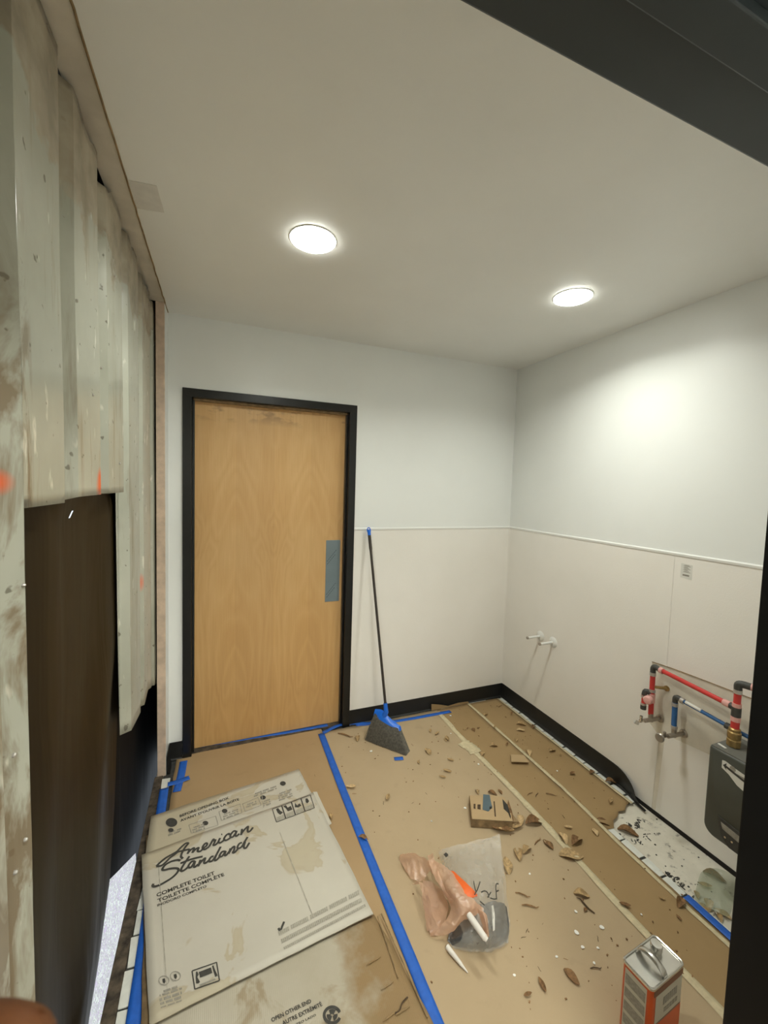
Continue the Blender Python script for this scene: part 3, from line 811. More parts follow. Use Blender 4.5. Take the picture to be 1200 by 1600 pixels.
for fn, x, y, L, ang, k, mt in (
    (Z5,75,290,.05,10,2,A),(Z5,130,318,.07,60,2,A),(Z5,30,380,.08,70,0,A),(Z5,147,428,.05,-60,2,A),(Z5,130,487,.06,-55,2,A),(Z5,105,517,.05,-60,2,A),
    (Z5,20,600,.02,80,3,D),(Z5,265,268,.05,60,1,B),(Z5,292,260,.03,-30,2,B),(Z5,330,190,.06,0,1,A),(Z5,405,145,.06,0,3,B),
    (Z5,465,185,.05,20,2,B),(Z5,515,240,.08,-50,1,A),(Z5,512,270,.07,-40,0,C),(Z5,580,252,.07,10,1,B),(Z5,490,322,.05,20,1,A),
    (Z5,315,395,.06,10,1,A),(Z5,675,376,.07,-20,1,A),(Z5,718,400,.03,20,2,A),(Z5,780,497,.05,-20,2,B),(Z5,885,490,.06,-10,1,B),
    (Z5,672,606,.07,-60,3,B),(Z5,560,600,.05,-10,3,B),(Z5,596,606,.05,10,3,D),(Z5,980,641,.06,10,2,A),(Z5,375,255,.04,30,2,A),
    (Z5,900,800,.06,40,0,C),(Z5,285,590,.05,50,1,A),(Z5,405,590,.045,60,0,B),(Z5,735,720,.025,60,3,D),
    (Z5,600,850,.07,0,3,B),(Z5,235,262,.03,10,2,B),(Z5,440,345,.04,10,2,B),
    (Z8,325,105,.13,-62,3,B),(Z8,430,130,.08,50,1,A),(Z8,1110,92,.05,0,2,A),(Z8,1180,140,.05,50,0,A),(Z8,1030,245,.08,55,0,A),(Z8,950,340,.04,60,2,A),
    (Z8,375,550,.07,-50,2,C),(Z8,402,602,.03,-40,3,B),(Z8,650,680,.03,50,3,D),(Z8,685,640,.06,30,2,A),(Z8,480,985,.06,-60,1,B),(Z8,900,680,.02,0,3,D),
    (Z8,1050,70,.05,40,2,A),(Z8,895,185,.03,80,3,B),(Z8,65,445,.02,70,3,D),(Z8,200,800,.05,60,2,A),
    (Z4,245,790,.07,-60,3,B),(Z4,325,910,.08,-50,3,'leafB'),(Z4,720,95,.05,-50,2,C),(Z4,900,900,.09,80,3,D),
    (Z6,155,228,.025,10,3,D),(Z6,120,298,.025,-30,3,D),(Z6,320,157,.012,0,3,D),(Z6,765,12,.03,0,1,B),(Z6,895,313,.025,30,3,D),(Z6,875,620,.05,-40,3,D),
    (Z6,315,805,.05,60,2,B),(Z6,165,900,.035,-30,2,B),(Z6,285,628,.02,70,3,D),(Z6,560,525,.02,-60,3,B),
    (ZC,925,715,.06,-60,2,A),(ZC,210,890,.05,-60,2,B),(ZC,690,1000,.03,60,2,B),(ZC,540,830,.03,-60,2,A),
    (ZC,1040,985,.06,30,1,A),(ZC,960,880,.08,10,1,C),(ZC,900,905,.06,60,1,A),(ZC,850,790,.05,20,1,A),(ZC,1080,960,.07,80,0,C)):
    u, v = fn(x, y); leaf(u, v, L, ang + 22, k, mt)
# leaves big enough to single out
leaf(*Z5(552, 386), .085, 60, 1, C, 'bright pale curled leaf beside the small cardboard piece')
leaf(*Z5(985, 541), .085, -20, 1, B, 'reddish brown leaf lying on the right tile edge')
leaf(*Z5(372, 352), .07, -10, 1, A, 'curled tan leaf midway along the brown middle strip')
leaf(*Z5(945, 765), .11, -35, 1, B, 'reddish brown leaf on the torn corner of the floor paper')
leaf(*Z5(732, 832), .085, 70, 1, C, 'pale leaf standing up on the cream tape seam')
leaf(*Z5(805, 850), .10, 15, 1, B, 'brown curled leaf just right of the cream tape seam')
leaf(*Z5(655, 865), .075, 90, 0, B, 'brown triangular leaf lying near the plastic bags')
leaf(*Z5(500, 915), .095, 60, 1, A, 'tan curled leaf above the bags, hook shaped')
leaf(*Z5(545, 895), .08, 20, 1, A, 'tan leaf folded beside the hook shaped leaf')
leaf(*Z5(775, 925), .13, -25, 0, A, 'large tan leaf touching the cream tape seam')
leaf(*Z5(582, 752), .12, -5, 1, B, 'large curled brown leaf right of the torn tan carton')
leaf(*Z5(512, 740), .09, 50, 1, C, 'bright pale leaf at the torn end of the small carton')
leaf(*Z5(412, 795), .11, -32, 2, B, 'brown leaf sliver under the front of the small carton')
leaf(*Z5(440, 800), .09, -32, 2, A, 'tan leaf sliver under the front of the small carton')
leaf(*Z5(490, 782), .09, -5, 2, A, 'tan leaf sliver pointing away from the small carton')
leaf(*Z5(365, 600), .06, -50, 1, B, 'dark leaf tip behind the small carton')
leaf(*Z5(442, 975), .10, 60, 0, A, 'flat grey-tan leaf right of the clear plastic bag')
leaf(*Z4(860, 790), .075, -35, 1, A, 'curled leaf alone in the right half of the wide paper')
leaf(*Z6(620, 710), .07, -80, 0, B, 'pointed olive leaf in front of the metal can')
leaf(*ZC(235, 235), .11, -50, 1, B, 'crumpled brown leaf among black debris on the concrete')
leaf(*ZC(545, 635), .085, -60, 0, C, 'pinkish tan leaf against the tile edge on the concrete')
leaf(*ZC(1010, 635), .10, -55, 1, B, 'rust brown leaf on the green plastic')
leaf(*ZC(705, 860), .075, 15, 1, B, 'brown leaf lying across the tile edge by the blue tape')
name_by_marks(UNNAMED); CHIPS = []
chm = bpy.data.meshes.new('chip')
cm = MB().prism([(math.cos(a)*(.5+.1*math.sin(3*a)), math.sin(a)*.4, 0) for a in [k*math.pi/4 for k in range(8)]], (0,0,.25))
chm.from_pydata([tuple(p) for p in cm.v], [], cm.f); chm.materials.append(M['chip'])
for fn, x, y, s in ((Z6,672,250,.018),(Z6,935,195,.018),(Z6,735,400,.013),(Z6,665,30,.012),(Z6,895,408,.010),(Z6,465,500,.010),(Z6,855,565,.010),(Z6,25,693,.010),
    (Z5,147,195,.016),(Z5,148,287,.010),(Z5,292,447,.014),(Z5,702,482,.012),(Z5,222,675,.014),(Z5,48,743,.010),(Z8,545,240,.018),(Z8,1060,835,.010),(Z4,318,570,.010),(ZC,355,965,.008),(ZC,1065,600,.012)):
    u, v = fn(x, y); p = fl(u, v, .0085)
    o = bpy.data.objects.new('paint_chip', chm); COL.objects.link(o)
    z = -.0115 if (p.x > -.33 and p.y < -1.2) else .0085
    p = fl(u, v, z); o.location = p; o.scale = (s, s, s*.5); o.rotation_euler = (0, 0, random.uniform(0, 6))
    tag(o, 'tiny white paint chip', 'paint chip', 'white paint chips'); CHIPS.append(('tiny white paint chip', o))
name_by_marks(CHIPS)
# black sweepings on the concrete: nobody could count them
mb = MB()
for k in range(90):
    cx, cy = random.choice([(300,200),(395,255),(400,290),(300,300),(270,170),(600,625),(640,660),(130,250),(200,300),(560,610),(700,700),(330,150)])
    u, v = ZC(cx + random.gauss(0, 22), cy + random.gauss(0, 20)); p = fl(u, v, -.0115)
    if p.x < -.30 or p.y > -1.2 or p.x > -.01: continue
    s = random.uniform(.0015, .005); a = random.uniform(0, 3.14)
    mb.box((-s*2.2, -s*.5, 0), (s*2.2, s*.5, s*.6), Matrix.Translation(p) @ Matrix.Rotation(a, 4, 'Z'))
for k in range(60):
    u, v = ZC(random.uniform(100, 1050), random.uniform(100, 1000)); p = fl(u, v, -.0115)
    if p.x < -.29 or p.y > -1.22 or p.x > -.01: continue
    s = random.uniform(.0015, .003); mb.box((-s, -s, 0), (s, s, s), Matrix.Translation(p))
o = obj('debris', mb, M['debris'], smooth=False); tag(o, 'black crumbs and sweepings on the bare concrete', 'debris', kind='stuff')
# small crumbs on the papers
mb = MB()
for k in range(240):
    x, y = random.uniform(-1.44, -.08), random.uniform(-1.95, -.08)
    if x > -.3 and y < -1.15: continue
    s = random.uniform(.0008, .0022); mb.box((-s*1.6, -s, 0), (s*1.6, s, s), Matrix.Translation((x, y, .0085)) @ Matrix.Rotation(random.uniform(0,3), 4, 'Z'))
o = obj('leaf_crumbs', mb, M['leafB'], smooth=False); tag(o, 'tiny brown leaf crumbs strewn over the floor paper', 'debris', kind='stuff')

# green plastic on the concrete by the jamb
def patch(grid, zsub=2):
    "control grid of (u, v, z) -> smooth surface"
    return MB().grid([[fl(u, v, z) for u, v, z in r] for r in grid])
g = [[(1090,1358,.005),(1112,1352,.02),(1135,1360,.03),(1150,1370,.01)],[(1088,1378,.01),(1108,1374,.05),(1130,1378,.045),(1148,1390,.02)],[(1080,1395,.0),(1100,1392,.03),(1125,1398,.05),(1142,1410,.03)],[(1085,1412,-.008),(1103,1415,.015),(1122,1425,.02),(1138,1435,.01)]]
for r in g:
    for i, q in enumerate(r): r[i] = (q[0]+3, q[1]+2, max(-.009, q[2]-.006))
tag(obj('green_plastic_wrap', patch(g), M['greenbag'], sub=2), 'crumpled green plastic on the concrete by the black jamb', 'plastic wrap')
# small cardboard piece on the brown strip
q = F((797, 1187), (800, 1181), (822, 1181), (826, 1192), (800, 1193))
p0 = [fl(798,1179,.02), fl(819,1180,.02), fl(826,1191,.02), fl(799,1190,.02)]
cp = thing('cardboard_piece', 'small folded cardboard piece on the thin cream seam', 'cardboard', (p0[0].x, p0[0].y, .008))
part('top_flap', MB().prism([fl(798,1179,.026), fl(819,1180,.026), fl(827,1191,.024), fl(799,1190,.024)], (0,0,-.003)), M['smallbox'], cp, smooth=False)
part('lower_flap', MB().prism([fl(798,1179,.012), fl(819,1180,.012), fl(826,1191,.010), fl(800,1190,.010)], (0,0,-.003)), M['cardedge'], cp, smooth=False)
part('fold', MB().prism([fl(798,1179,.026), fl(819,1180,.026), fl(819,1180,.009), fl(798,1179,.009)], (0,.002,0)), M['smallbox'], cp, smooth=False)

# =================================================================== WHITE TOILET CARTON, FLATTENED
BZ = .040
def bw(x, y): return .004*nz(x, y, 1.5, 2.6) + .0012*nz(x, y, 2.5, 9)
def Bp(u, v, dz=0.0):
    p = fl(u, v, BZ); p = fl(u, v, BZ + bw(p.x, p.y) + dz); return p
def quadpatch(c, nx, ny, fn):
    "c: pixel corners tl, tr, br, bl"
    rows = []
    for j in range(ny+1):
        r = []
        for i in range(nx+1):
            a, b = i/nx, j/ny
            w0, w1 = fl(*c[0], BZ).lerp(fl(*c[1], BZ), a), fl(*c[3], BZ).lerp(fl(*c[2], BZ), a)
            p = w0.lerp(w1, b); r.append(fn(p, a, b))
        rows.append(r)
    return MB().grid(rows)
carton = thing('flattened_carton', 'large flattened white toilet carton with black script lettering', 'carton', (fl(400,1420).x, fl(400,1420).y, .008))
main = quadpatch([(221,1336), (489,1238), (583,1427), (233,1602)], 26, 26,
    lambda p, a, b: Vector((p.x + (.004*nz(p.y*9, 1) if a in (0,1) else 0), p.y + (.003*nz(p.x*9, 2) if b in (0,1) else 0), BZ + bw(p.x, p.y))))
mo = part('main_panel', main, M['card'], carton, 'white printed main panel with yellowish stains', angle=60, solid=.005)
top = quadpatch([(236,1274), (467,1200), (490,1244), (226,1342)], 22, 8,
    lambda p, a, b: Vector((p.x + (.003*nz(p.y*20, 1) if a in (0,1) else 0), p.y + (.004*nz(p.x*14, 2) if b == 0 else 0), BZ - .0045 + bw(p.x, p.y))))
tp = part('top_flap', top, M['card'], carton, 'narrow printed top flap with instructions', angle=60, solid=.005)
ear = quadpatch([(489,1236), (495,1236), (518,1285), (510,1290)], 3, 8, lambda p, a, b: Vector((p.x + (.003*nz(p.y*30, 4) if a == 1 else 0), p.y, BZ - .003 + bw(p.x, p.y))))
part('torn_edge', ear, M['card'], carton, smooth=False, solid=.004)
low = quadpatch([(225,1600), (585,1424), (700,1632), (215,1830)], 26, 22,
    lambda p, a, b: Vector((p.x + (.006*nz(p.y*7, 3) if a in (0,1) else 0), p.y, BZ - .012 + bw(p.x, p.y))))
lo = part('lower_panel', low, M['worncard'], carton, 'worn lower panel stained brown along its right edge', angle=60, solid=.006)
und = quadpatch([(228,1300), (470,1212), (690,1630), (215,1830)], 16, 24,
    lambda p, a, b: Vector((p.x + (.004*nz(p.y*9, 5) if a in (0,1) else 0), p.y, .021 + .3*bw(p.x, p.y))))
part('bottom_layer', und, M['cardedge'], carton, 'brown underside layer', angle=60, solid=.008)
# stained strips with torn ridges along the right edge of the lower panel
def Lp(u, v, dz): 
    p = fl(u, v, BZ-.012); return fl(u, v, BZ - .012 + bw(p.x, p.y) + dz)
for a, b, wd in (((590,1432),(622,1528),.006), ((596,1428),(668,1590),.008)):
    pts = [Lp(a[0]+(b[0]-a[0])*k/10, a[1]+(b[1]-a[1])*k/10, .004+.001*nz(k, 5)) for k in range(11)]
    part('torn_ridge', MB().tube(pts, [wd*.35*(1+.3*nz(k, 1.1)) for k in range(11)], 6), M['cardedge'], lo)
for a, b in (((572,1508),(595,1494)), ((595,1546),(615,1533)), ((618,1586),(640,1572)), ((598,1596),(625,1575))):
    pts = [Lp(a[0]+(b[0]-a[0])*k/6, a[1]+(b[1]-a[1])*k/6, .004) for k in range(7)]
    part('torn_ridge', MB().tube(pts, [.001,.0022,.003,.0022,.003,.002,.001], 6), M['worncard'], lo)
pts = smoothpath([Lp(637,1558,.004), Lp(628,1568,.004), Lp(624,1580,.005), Lp(617,1583,.004)], 4)
part('crack', MB().tube(pts, .0022, 6), M['leafD'], lo)

# ---- lettering helpers: text laid on a plane through three surveyed points
def glyphs(body, size=1.0, shear=0.0):
    cu = bpy.data.curves.new('txt', 'FONT'); cu.body = body; cu.size = size; cu.shear = shear; cu.resolution_u = 3
    cu.offset = .022
    ob = bpy.data.objects.new('txt', cu); COL.objects.link(ob)
    me = bpy.data.meshes.new_from_object(ob.evaluated_get(bpy.context.evaluated_depsgraph_get()))
    vs = [v.co.copy() for v in me.vertices]; fs = [tuple(p.vertices) for p in me.polygons]
    bpy.data.objects.remove(ob); bpy.data.curves.remove(cu); bpy.data.meshes.remove(me)
    return vs, fs
def lettering(mb, body, P, A_, B_, cap, shear=0.0):
    "text from A_ to B_ (pixels on the carton), capital height given by pixel point cap above A_"
    vs, fs = glyphs(body, 1.0, shear)
    x0, x1 = min(v.x for v in vs), max(v.x for v in vs); y1 = .70
    o = P(*A_); ex = P(*B_) - o; ey = P(*cap) - o
    out = []
    for v in vs:
        q = o + ex*((v.x-x0)/(x1-x0)) + ey*(v.y/y1); out.append(q)
    mb.add(out, fs)
def liftB(u, v): return Bp(u, v, .0016)
def liftT(u, v): return Bp(u, v, -.0024)
def liftL(u, v): return Lp(u, v, .0018)
def flat(P):
    return P
# script logo, stroke by stroke
def Q(x, y): return liftB(230 + x*.15, 1280 + y*.15)
STR = [
 [(95,490),(130,455),(190,405),(260,365),(310,335),(355,290),(400,252),(428,252),(405,280),(372,330),(352,385),(372,410)],
 [(95,490),(150,482),(200,440),(240,400),(280,372),(320,340)], [(300,345),(360,330),(440,312)],
 [(445,308),(420,362)], [(425,350),(455,318),(488,300),(470,352)], [(474,345),(505,312),(535,298),(525,330),(550,335),(575,315)],
 [(575,305),(612,282),(625,258),(608,250),(582,280),(580,308),(606,312),(645,285)],
 [(645,285),(668,245),(690,208),(700,225),(712,212),(700,245),(690,268),(712,266),(745,232)],
 [(760,195),(742,235),(760,246),(795,222)], [(772,160),(782,156)],
 [(855,165),(850,150),(822,168),(800,205),(815,220),(850,205),(880,180)],
 [(925,125),(900,125),(870,160),(868,185),(890,185),(915,155),(932,122),(918,165),(932,175),(960,150)],
 [(988,100),(978,165)], [(982,150),(1010,112),(1050,75),(1046,110),(1052,132),(1075,120),(1102,85)],
 [(345,432),(318,424),(250,440),(190,475),(158,518),(175,530),(235,515),(300,510),(326,525),(308,562),(260,608),(208,642),(142,679),(83,700),(56,692),(66,671)],
 [(440,385),(405,435),(356,515),(362,540),(398,522),(430,492)], [(345,460),(420,430),(490,408),(578,388)],
 [(495,438),(465,440),(435,475),(430,500),(455,500),(482,465),(498,438),(486,488),(500,496),(530,468)],
 [(555,422),(530,492)], [(535,478),(570,435),(604,405),(592,448),(608,456),(640,430)],
 [(692,388),(668,392),(645,425),(650,440),(680,430),(718,375),(766,285)], [(722,368),(702,418),(720,426),(755,390)],
 [(808,335),(780,340),(755,375),(760,390),(785,380),(818,333),(806,370),(822,375),(855,335)],
 [(868,302),(848,362)], [(856,345),(885,298),(908,285),(905,320),(892,345),(910,346),(945,308)],
 [(988,243),(960,255),(940,290),(950,305),(985,285),(1015,235),(1046,185)], [(1020,235),(1006,288),(1028,300),(1066,243)]]
lg = MB()
for s in STR:
    pts = smoothpath([Q(*p) for p in s], 5); lg.ribbon(pts, .0094)
part('script_lettering', lg, M['ink'], mo, 'dark script lettering reading American Standard', smooth=False, fix=False)
tx = MB()
lettering(tx, 'COMPLETE TOILET', liftB, (245,1401.5), (336,1366), (244.2,1396))
lettering(tx, 'TOILETTE COMPLÈTE', liftB, (246.8,1410), (351,1368), (245.6,1405))
part('capital_lettering', tx, M['ink'], mo, smooth=False, fix=False)
tx = MB(); lettering(tx, 'INODORO COMPLETO', liftB, (246,1416.5), (323,1386), (245.4,1413))
part('small_lettering', tx, M['ink'], mo, smooth=False, fix=False)
# check mark and the three grey bands of small print
tx = MB().ribbon(smoothpath([liftB(435,1450), liftB(438,1454), liftB(441,1447), liftB(444,1440)], 4), .008)
part('check_mark', tx, M['ink'], mo, smooth=False, fix=False)
tx = MB()
for a, b, n in (((436,1462),(562,1397),46), ((440,1474),(566,1409),46), ((444,1484),(572,1416),46)):
    for k in range(n):
        if (k*7 + n) % 11 == 0 and a[1] < 1470: continue
        t0, t1 = k/n, (k+.86)/n
        A0 = (a[0]+(b[0]-a[0])*t0, a[1]+(b[1]-a[1])*t0); A1 = (a[0]+(b[0]-a[0])*t1, a[1]+(b[1]-a[1])*t1)
        hgt = 6.5 if a[1] < 1480 else 4
        tx.add([liftB(A0[0], A0[1]), liftB(A1[0], A1[1]), liftB(A1[0]-1.4, A1[1]-hgt), liftB(A0[0]-1.4, A0[1]-hgt)], [(0,1,2,3)])
part('small_print', tx, M['inklight'], mo, smooth=False, fix=False)
cr = MB()
for a, b in (((437,1300),(490,1434)), ((247,1345),(262,1560)), ((408,1235),(412,1262))):
    cr.ribbon([liftB(a[0]+(b[0]-a[0])*k/12, a[1]+(b[1]-a[1])*k/12) for k in range(13)], .0028)
part('fold_lines', cr, plain('carton_crease', (.42,.39,.32,1), .8, var=.2, scale=40), mo, smooth=False, fix=False)['kind'] = 'stuff'
def outline(mb, P, c, wd, rad=0):
    q = [P(*p) for p in c]; 
    for i in range(4): mb.ribbon([q[i], q[(i+1)%4]], wd)
def boxat(o, ex, ey, x0, y0, x1, y1): return [(o[0]+ex[0]*x+ey[0]*y, o[1]+ex[1]*x+ey[1]*y) for x, y in ((x0,y0),(x1,y0),(x1,y1),(x0,y1))]
def blob(mb, P, o, ex, ey, pts): mb.add([P(o[0]+ex[0]*x+ey[0]*y, o[1]+ex[1]*x+ey[1]*y) for x, y in pts], [tuple(range(len(pts)))])
# four pictograms at the top right of the main panel
ic, ig = MB(), MB()
for k in range(4):
    o = (425.5 + k*15.0, 1264 - k*5.6); ex, ey = (14.3, -5.3), (6.5, 20.5)
    outline(ic, liftB, boxat(o, ex, ey, 0, 0, 1, 1), .0035)
    sh = [[(.35,.1),(.6,.08),(.75,.35),(.95,.5),(.6,.6),(.4,.4)], [(.1,.1),(.4,.08),(.5,.3),(.85,.25),(.9,.55),(.4,.55),(.3,.3)], [(.15,.45),(.3,.15),(.45,.4),(.7,.3),(.85,.5),(.5,.55)], [(.4,.15),(.6,.15),(.7,.4),(.5,.5),(.32,.4)]][k]
    blob(ic, liftB, o, ex, ey, sh)
    blob(ig, liftB, o, ex, ey, [(.1,.68),(.92,.66),(.92,.94),(.1,.95)])
part('pictograms', ic, M['ink'], mo, smooth=False, fix=False)
part('pictogram_captions', ig, M['inklight'], mo, smooth=False, fix=False)
# lifting sign and handling notes near the lower left
ic, ig = MB(), MB()
o, ex, ey = (300, 1517), (38.5, -13.5), (4.5, 28.5)
outline(ic, liftB, boxat(o, ex, ey, 0, 0, 1, 1), .0035)
blob(ic, liftB, o, ex, ey, [(.25,.18),(.75,.16),(.77,.48),(.27,.5)])
blob(ic, liftB, o, ex, ey, [(.14,.12),(.2,.12),(.24,.3),(.17,.42),(.24,.72),(.18,.76),(.08,.72),(.1,.4)])
blob(ic, liftB, o, ex, ey, [(.80,.1),(.86,.1),(.9,.4),(.96,.7),(.86,.74),(.82,.42)])
blob(ig, liftB, o, ex, ey, [(.2,.84),(.85,.8),(.85,.9),(.2,.94)])
for c, r in (((256,1532), 7.5), ((274,1525), 7.5)):
    pts = [liftB(c[0]+r*1.05*math.cos(a), c[1]+r*.95*math.sin(a)) for a in [k*math.pi/8 for k in range(17)]]
    ig.ribbon(pts, .003)
    blob(ic, liftB, c, (1,-.33), (.16,1), [(-2,-3),(2,-3),(2.4,2),(0,5),(-2,2)])
for k, (dx, L, hh) in enumerate(((4,25,3.4),(0,37,3.0),(0,36,4.2),(1,36,3.6),(2,34,2.0))):
    o = (249+dx, 1548 + k*6.3); 
    n = int(L/2.2)
    for j in range(n):
        if (j*5+k) % 6 == 0: continue
        blob(ig, liftB, (o[0]+j*2.2, o[1]-j*.74), (1,-.34), (.16,1), [(0,0),(1.8,0),(1.8,hh),(0,hh)])
part('lifting_pictogram', ic, M['ink'], mo, smooth=False, fix=False)
part('handling_notes', ig, M['inkgrey'], mo, smooth=False, fix=False)
# top flap print
tx = MB()
lettering(tx, 'BEFORE OPENING BOX', liftT, (281,1277), (358,1248), (280.3,1273.4))
lettering(tx, "AVANT D'OUVRIR LA BOÎTE", liftT, (282,1284), (374,1250), (281.3,1280.6))
el = [liftT(268+9*math.cos(a), 1285+7*math.sin(a)) for a in [k*math.pi/12 for k in range(24)]]
tx2 = MB(); tx2.add(el, [tuple(range(24))])
part('flap_lettering', tx, M['ink'], tp, smooth=False, fix=False)
for c, r in (((267,1297), 3.6), ((321,1286), 3.8), ((351,1267), 3.6), ((411,1246), 3.6), ((442,1224), 3.8)):
    tx2.add([liftT(c[0]+r*1.2*math.cos(a), c[1]+r*.9*math.sin(a)) for a in [k*math.pi/8 for k in range(16)]], [tuple(range(16))])
part('flap_dots', tx2, M['ink'], tp, smooth=False, fix=False)
ig = MB()
outline(ig, liftT, [(295,1289),(337,1275),(341,1289),(299,1302)], .0025)
outline(ig, liftT, [(342,1268),(375,1256),(378,1270),(346,1282)], .0025)
outline(ig, liftT, [(379,1256),(403,1246),(408,1258),(383,1268)], .0025)
for (u0, v0, L, n) in ((262,1301,22,2),(300,1293,20,3),(348,1272,26,3),(384,1257,18,2),(396,1240,38,2),(410,1252,14,3),(434,1240,22,4)):
    for k in range(n):
        for j in range(int(L/2.4)):
            if (j*3+k) % 5 == 0: continue
            blob(ig, liftT, (u0+k*.6+j*2.4, v0+k*3.2-j*.85), (1,-.35), (.16,1), [(0,0),(1.9,0),(1.9,1.9),(0,1.9)])
part('flap_small_print', ig, M['inkgrey'], tp, smooth=False, fix=False)
lb = MB(); lb.add([liftT(257,1282), liftT(400,1232), liftT(404,1252), liftT(262,1304)], [(0,1,2,3)])
# lower panel print
tx = MB()
lettering(tx, 'OPEN OTHER END', liftL, (425,1597), (487,1566), (423,1591))
lettering(tx, 'AUTRE EXTRÉMITÉ', liftL, (442,1602), (504,1571), (440,1596))
lettering(tx, 'OTRO LADO', liftL, (458,1605), (494,1587), (457.2,1601.6))
part('panel_lettering', tx, M['ink'], lo, smooth=False, fix=False)
ic = MB()
pts = [liftL(519+12.5*math.cos(a), 1586+12.5*math.sin(a)) for a in [-.35 - k*5.6/24 for k in range(25)]]
ic.ribbon(pts, .0085)
for k in range(3):
    a = k*2.094 - 1.57
    pts = [liftL(519+5.6*math.cos(a+t), 1586+5.6*math.sin(a+t)) for t in (-.8,-.4,0,.4,.75)]
    ic.ribbon(pts, .012)
part('recycling_mark', ic, M['ink'], lo, smooth=False, fix=False)

# =================================================================== BROOM
for o in bpy.data.objects:
    if o.name.split('.')[0] in ('lifting_pictogram', 'flap_dots', 'handling_notes', 'flap_small_print', 'small_print', 'pictograms', 'pictogram_captions', 'film_print'): o['kind'] = 'stuff'
bt, bb = Vector((-1.172, -.030, 1.352)), Vector((-1.103, -.262, .205))
br = thing('angle_broom', 'blue and grey angle broom leaning beside the door frame', 'broom', (-1.10, -.30, .01))
d = (bb-bt).normalized()
part('handle', MB().tube([bt + d*.03, bt + d*.05, bt + d*.13, bt + d*.15, bb], [.0095,.0105,.0105,.0085,.0085], 14), M['handle'], br, 'dark brown metal handle')
hang = MB(); ring = []
sx = d.cross(Vector((0,1,0))).normalized()
c = bt + d*.012
hang.tube([c + sx*.011*math.cos(a) + d*(-.018*math.sin(a)) for a in [k*math.pi/9 for k in range(19)]], .0032, 8)
hang.tube([bt + d*.008, bt + d*.045], [.0108, .0108], 14)
part('hanging_loop', hang, M['broomblue'], br, 'blue hanging loop')
A1, B1 = Vector((-1.155, -.205, .185)), Vector((-1.030, -.318, .120))      # upper line of the head
A0, B0 = Vector((-1.196, -.190, .012)), Vector((-1.014, -.415, .010))      # lower line of the bristles
nrm = (B0-A0).cross(Vector((0,0,1))).normalized()
if nrm.y > 0: nrm = -nrm
cap = MB(); rows = []
for k in range(13):
    t = k/12; p = A1.lerp(B1, t); q = p + (A0.lerp(B0, t)-p)*.10
    s = .55+.45*math.sin(math.pi*min(1, max(0, t*.9+.06)))
    hb = .012 + .030*math.exp(-((t-.30)/.25)**2)
    rows.append([q - nrm*.020*s, p - nrm*.018*s + Vector((0,0,hb*.4)), p + Vector((0,0,hb)), p + nrm*.018*s + Vector((0,0,hb*.4)), q + nrm*.020*s, q - Vector((0,0,.012))])
cap.grid(rows, True)
cap.f.append(tuple(range(6))); cap.f.append(tuple(reversed(range(72, 78))))
hd = part('broom_head', cap, M['broomblue'], br, 'blue plastic head', angle=50)
part('socket', MB().tube([bb - d*.055, bb, A1.lerp(B1,.36) + Vector((0,0,.01))], [.0125,.015,.019], 14), M['broomblue'], br)
bs = MB(); rows = []
for k in range(15):
    t = k/14; p = A1.lerp(B1, .03+.94*t); q = A0.lerp(B0, t); r = []
    r += [p - nrm*.015, p.lerp(q, .5) - nrm*.021, q - nrm*.028 + Vector((0,0,.006*nz(k*1.3, 2))), q + nrm*.028 + Vector((0,0,.006*nz(k*1.7, 5))), p.lerp(q, .5) + nrm*.021, p + nrm*.015]
    rows.append(r)
bs.grid(rows, True); bs.f.append(tuple(range(6))); bs.f.append(tuple(reversed(range(84, 90))))
for k in range(420):
    t = random.random(); sgn = random.choice((-1, 1, 1)); o_ = random.uniform(.9, 1.08)
    p = A1.lerp(B1, .03+.94*t) + nrm*.015*sgn*o_; q = A0.lerp(B0, min(1.03, max(-.03, t+random.gauss(0, .03)))) + nrm*.029*sgn*o_ + Vector((0, 0, random.uniform(-.004, .012)))
    mdl = p.lerp(q, .5) + nrm*.002*sgn
    w_ = (B0-A0).normalized()*.0013
    bs.add([p-w_, p+w_, mdl+w_+nrm*.001*sgn, mdl-w_+nrm*.001*sgn, q+w_*.7, q-w_*.7], [(0,1,2,3), (3,2,4,5)])
bo = part('bristles', bs, M['bristle'], br, 'grey flared bristles', smooth=False, fix=False); bo['kind'] = 'stuff'

# =================================================================== PIPES AND VALVES ON THE RIGHT WALL
def stub(y, z, label):
    t = thing('supply_stub', label, 'pipe stub', (0, y, z), 'capped supply stubs')
    part('escutcheon', MB().lathe([(.036, -.001), (.036, .003), (.028, .009), (.011, .012)], (-.001, y, z), (-1,0,0), 26), M['whiteplastic'], t)
    part('pipe', MB().tube([(-.006, y, z), (-.118, y, z)], .0085, 14), M['whiteplastic'], t)
    part('pipe_end', MB().tube([(-.112, y, z), (-.121, y, z)], .0092, 14), M['nickel'], t)
stub(-.388, .622, 'white pipe stub with round wall plate nearer the corner')
stub(-.506, .622, 'white pipe stub with round wall plate farther from the corner')

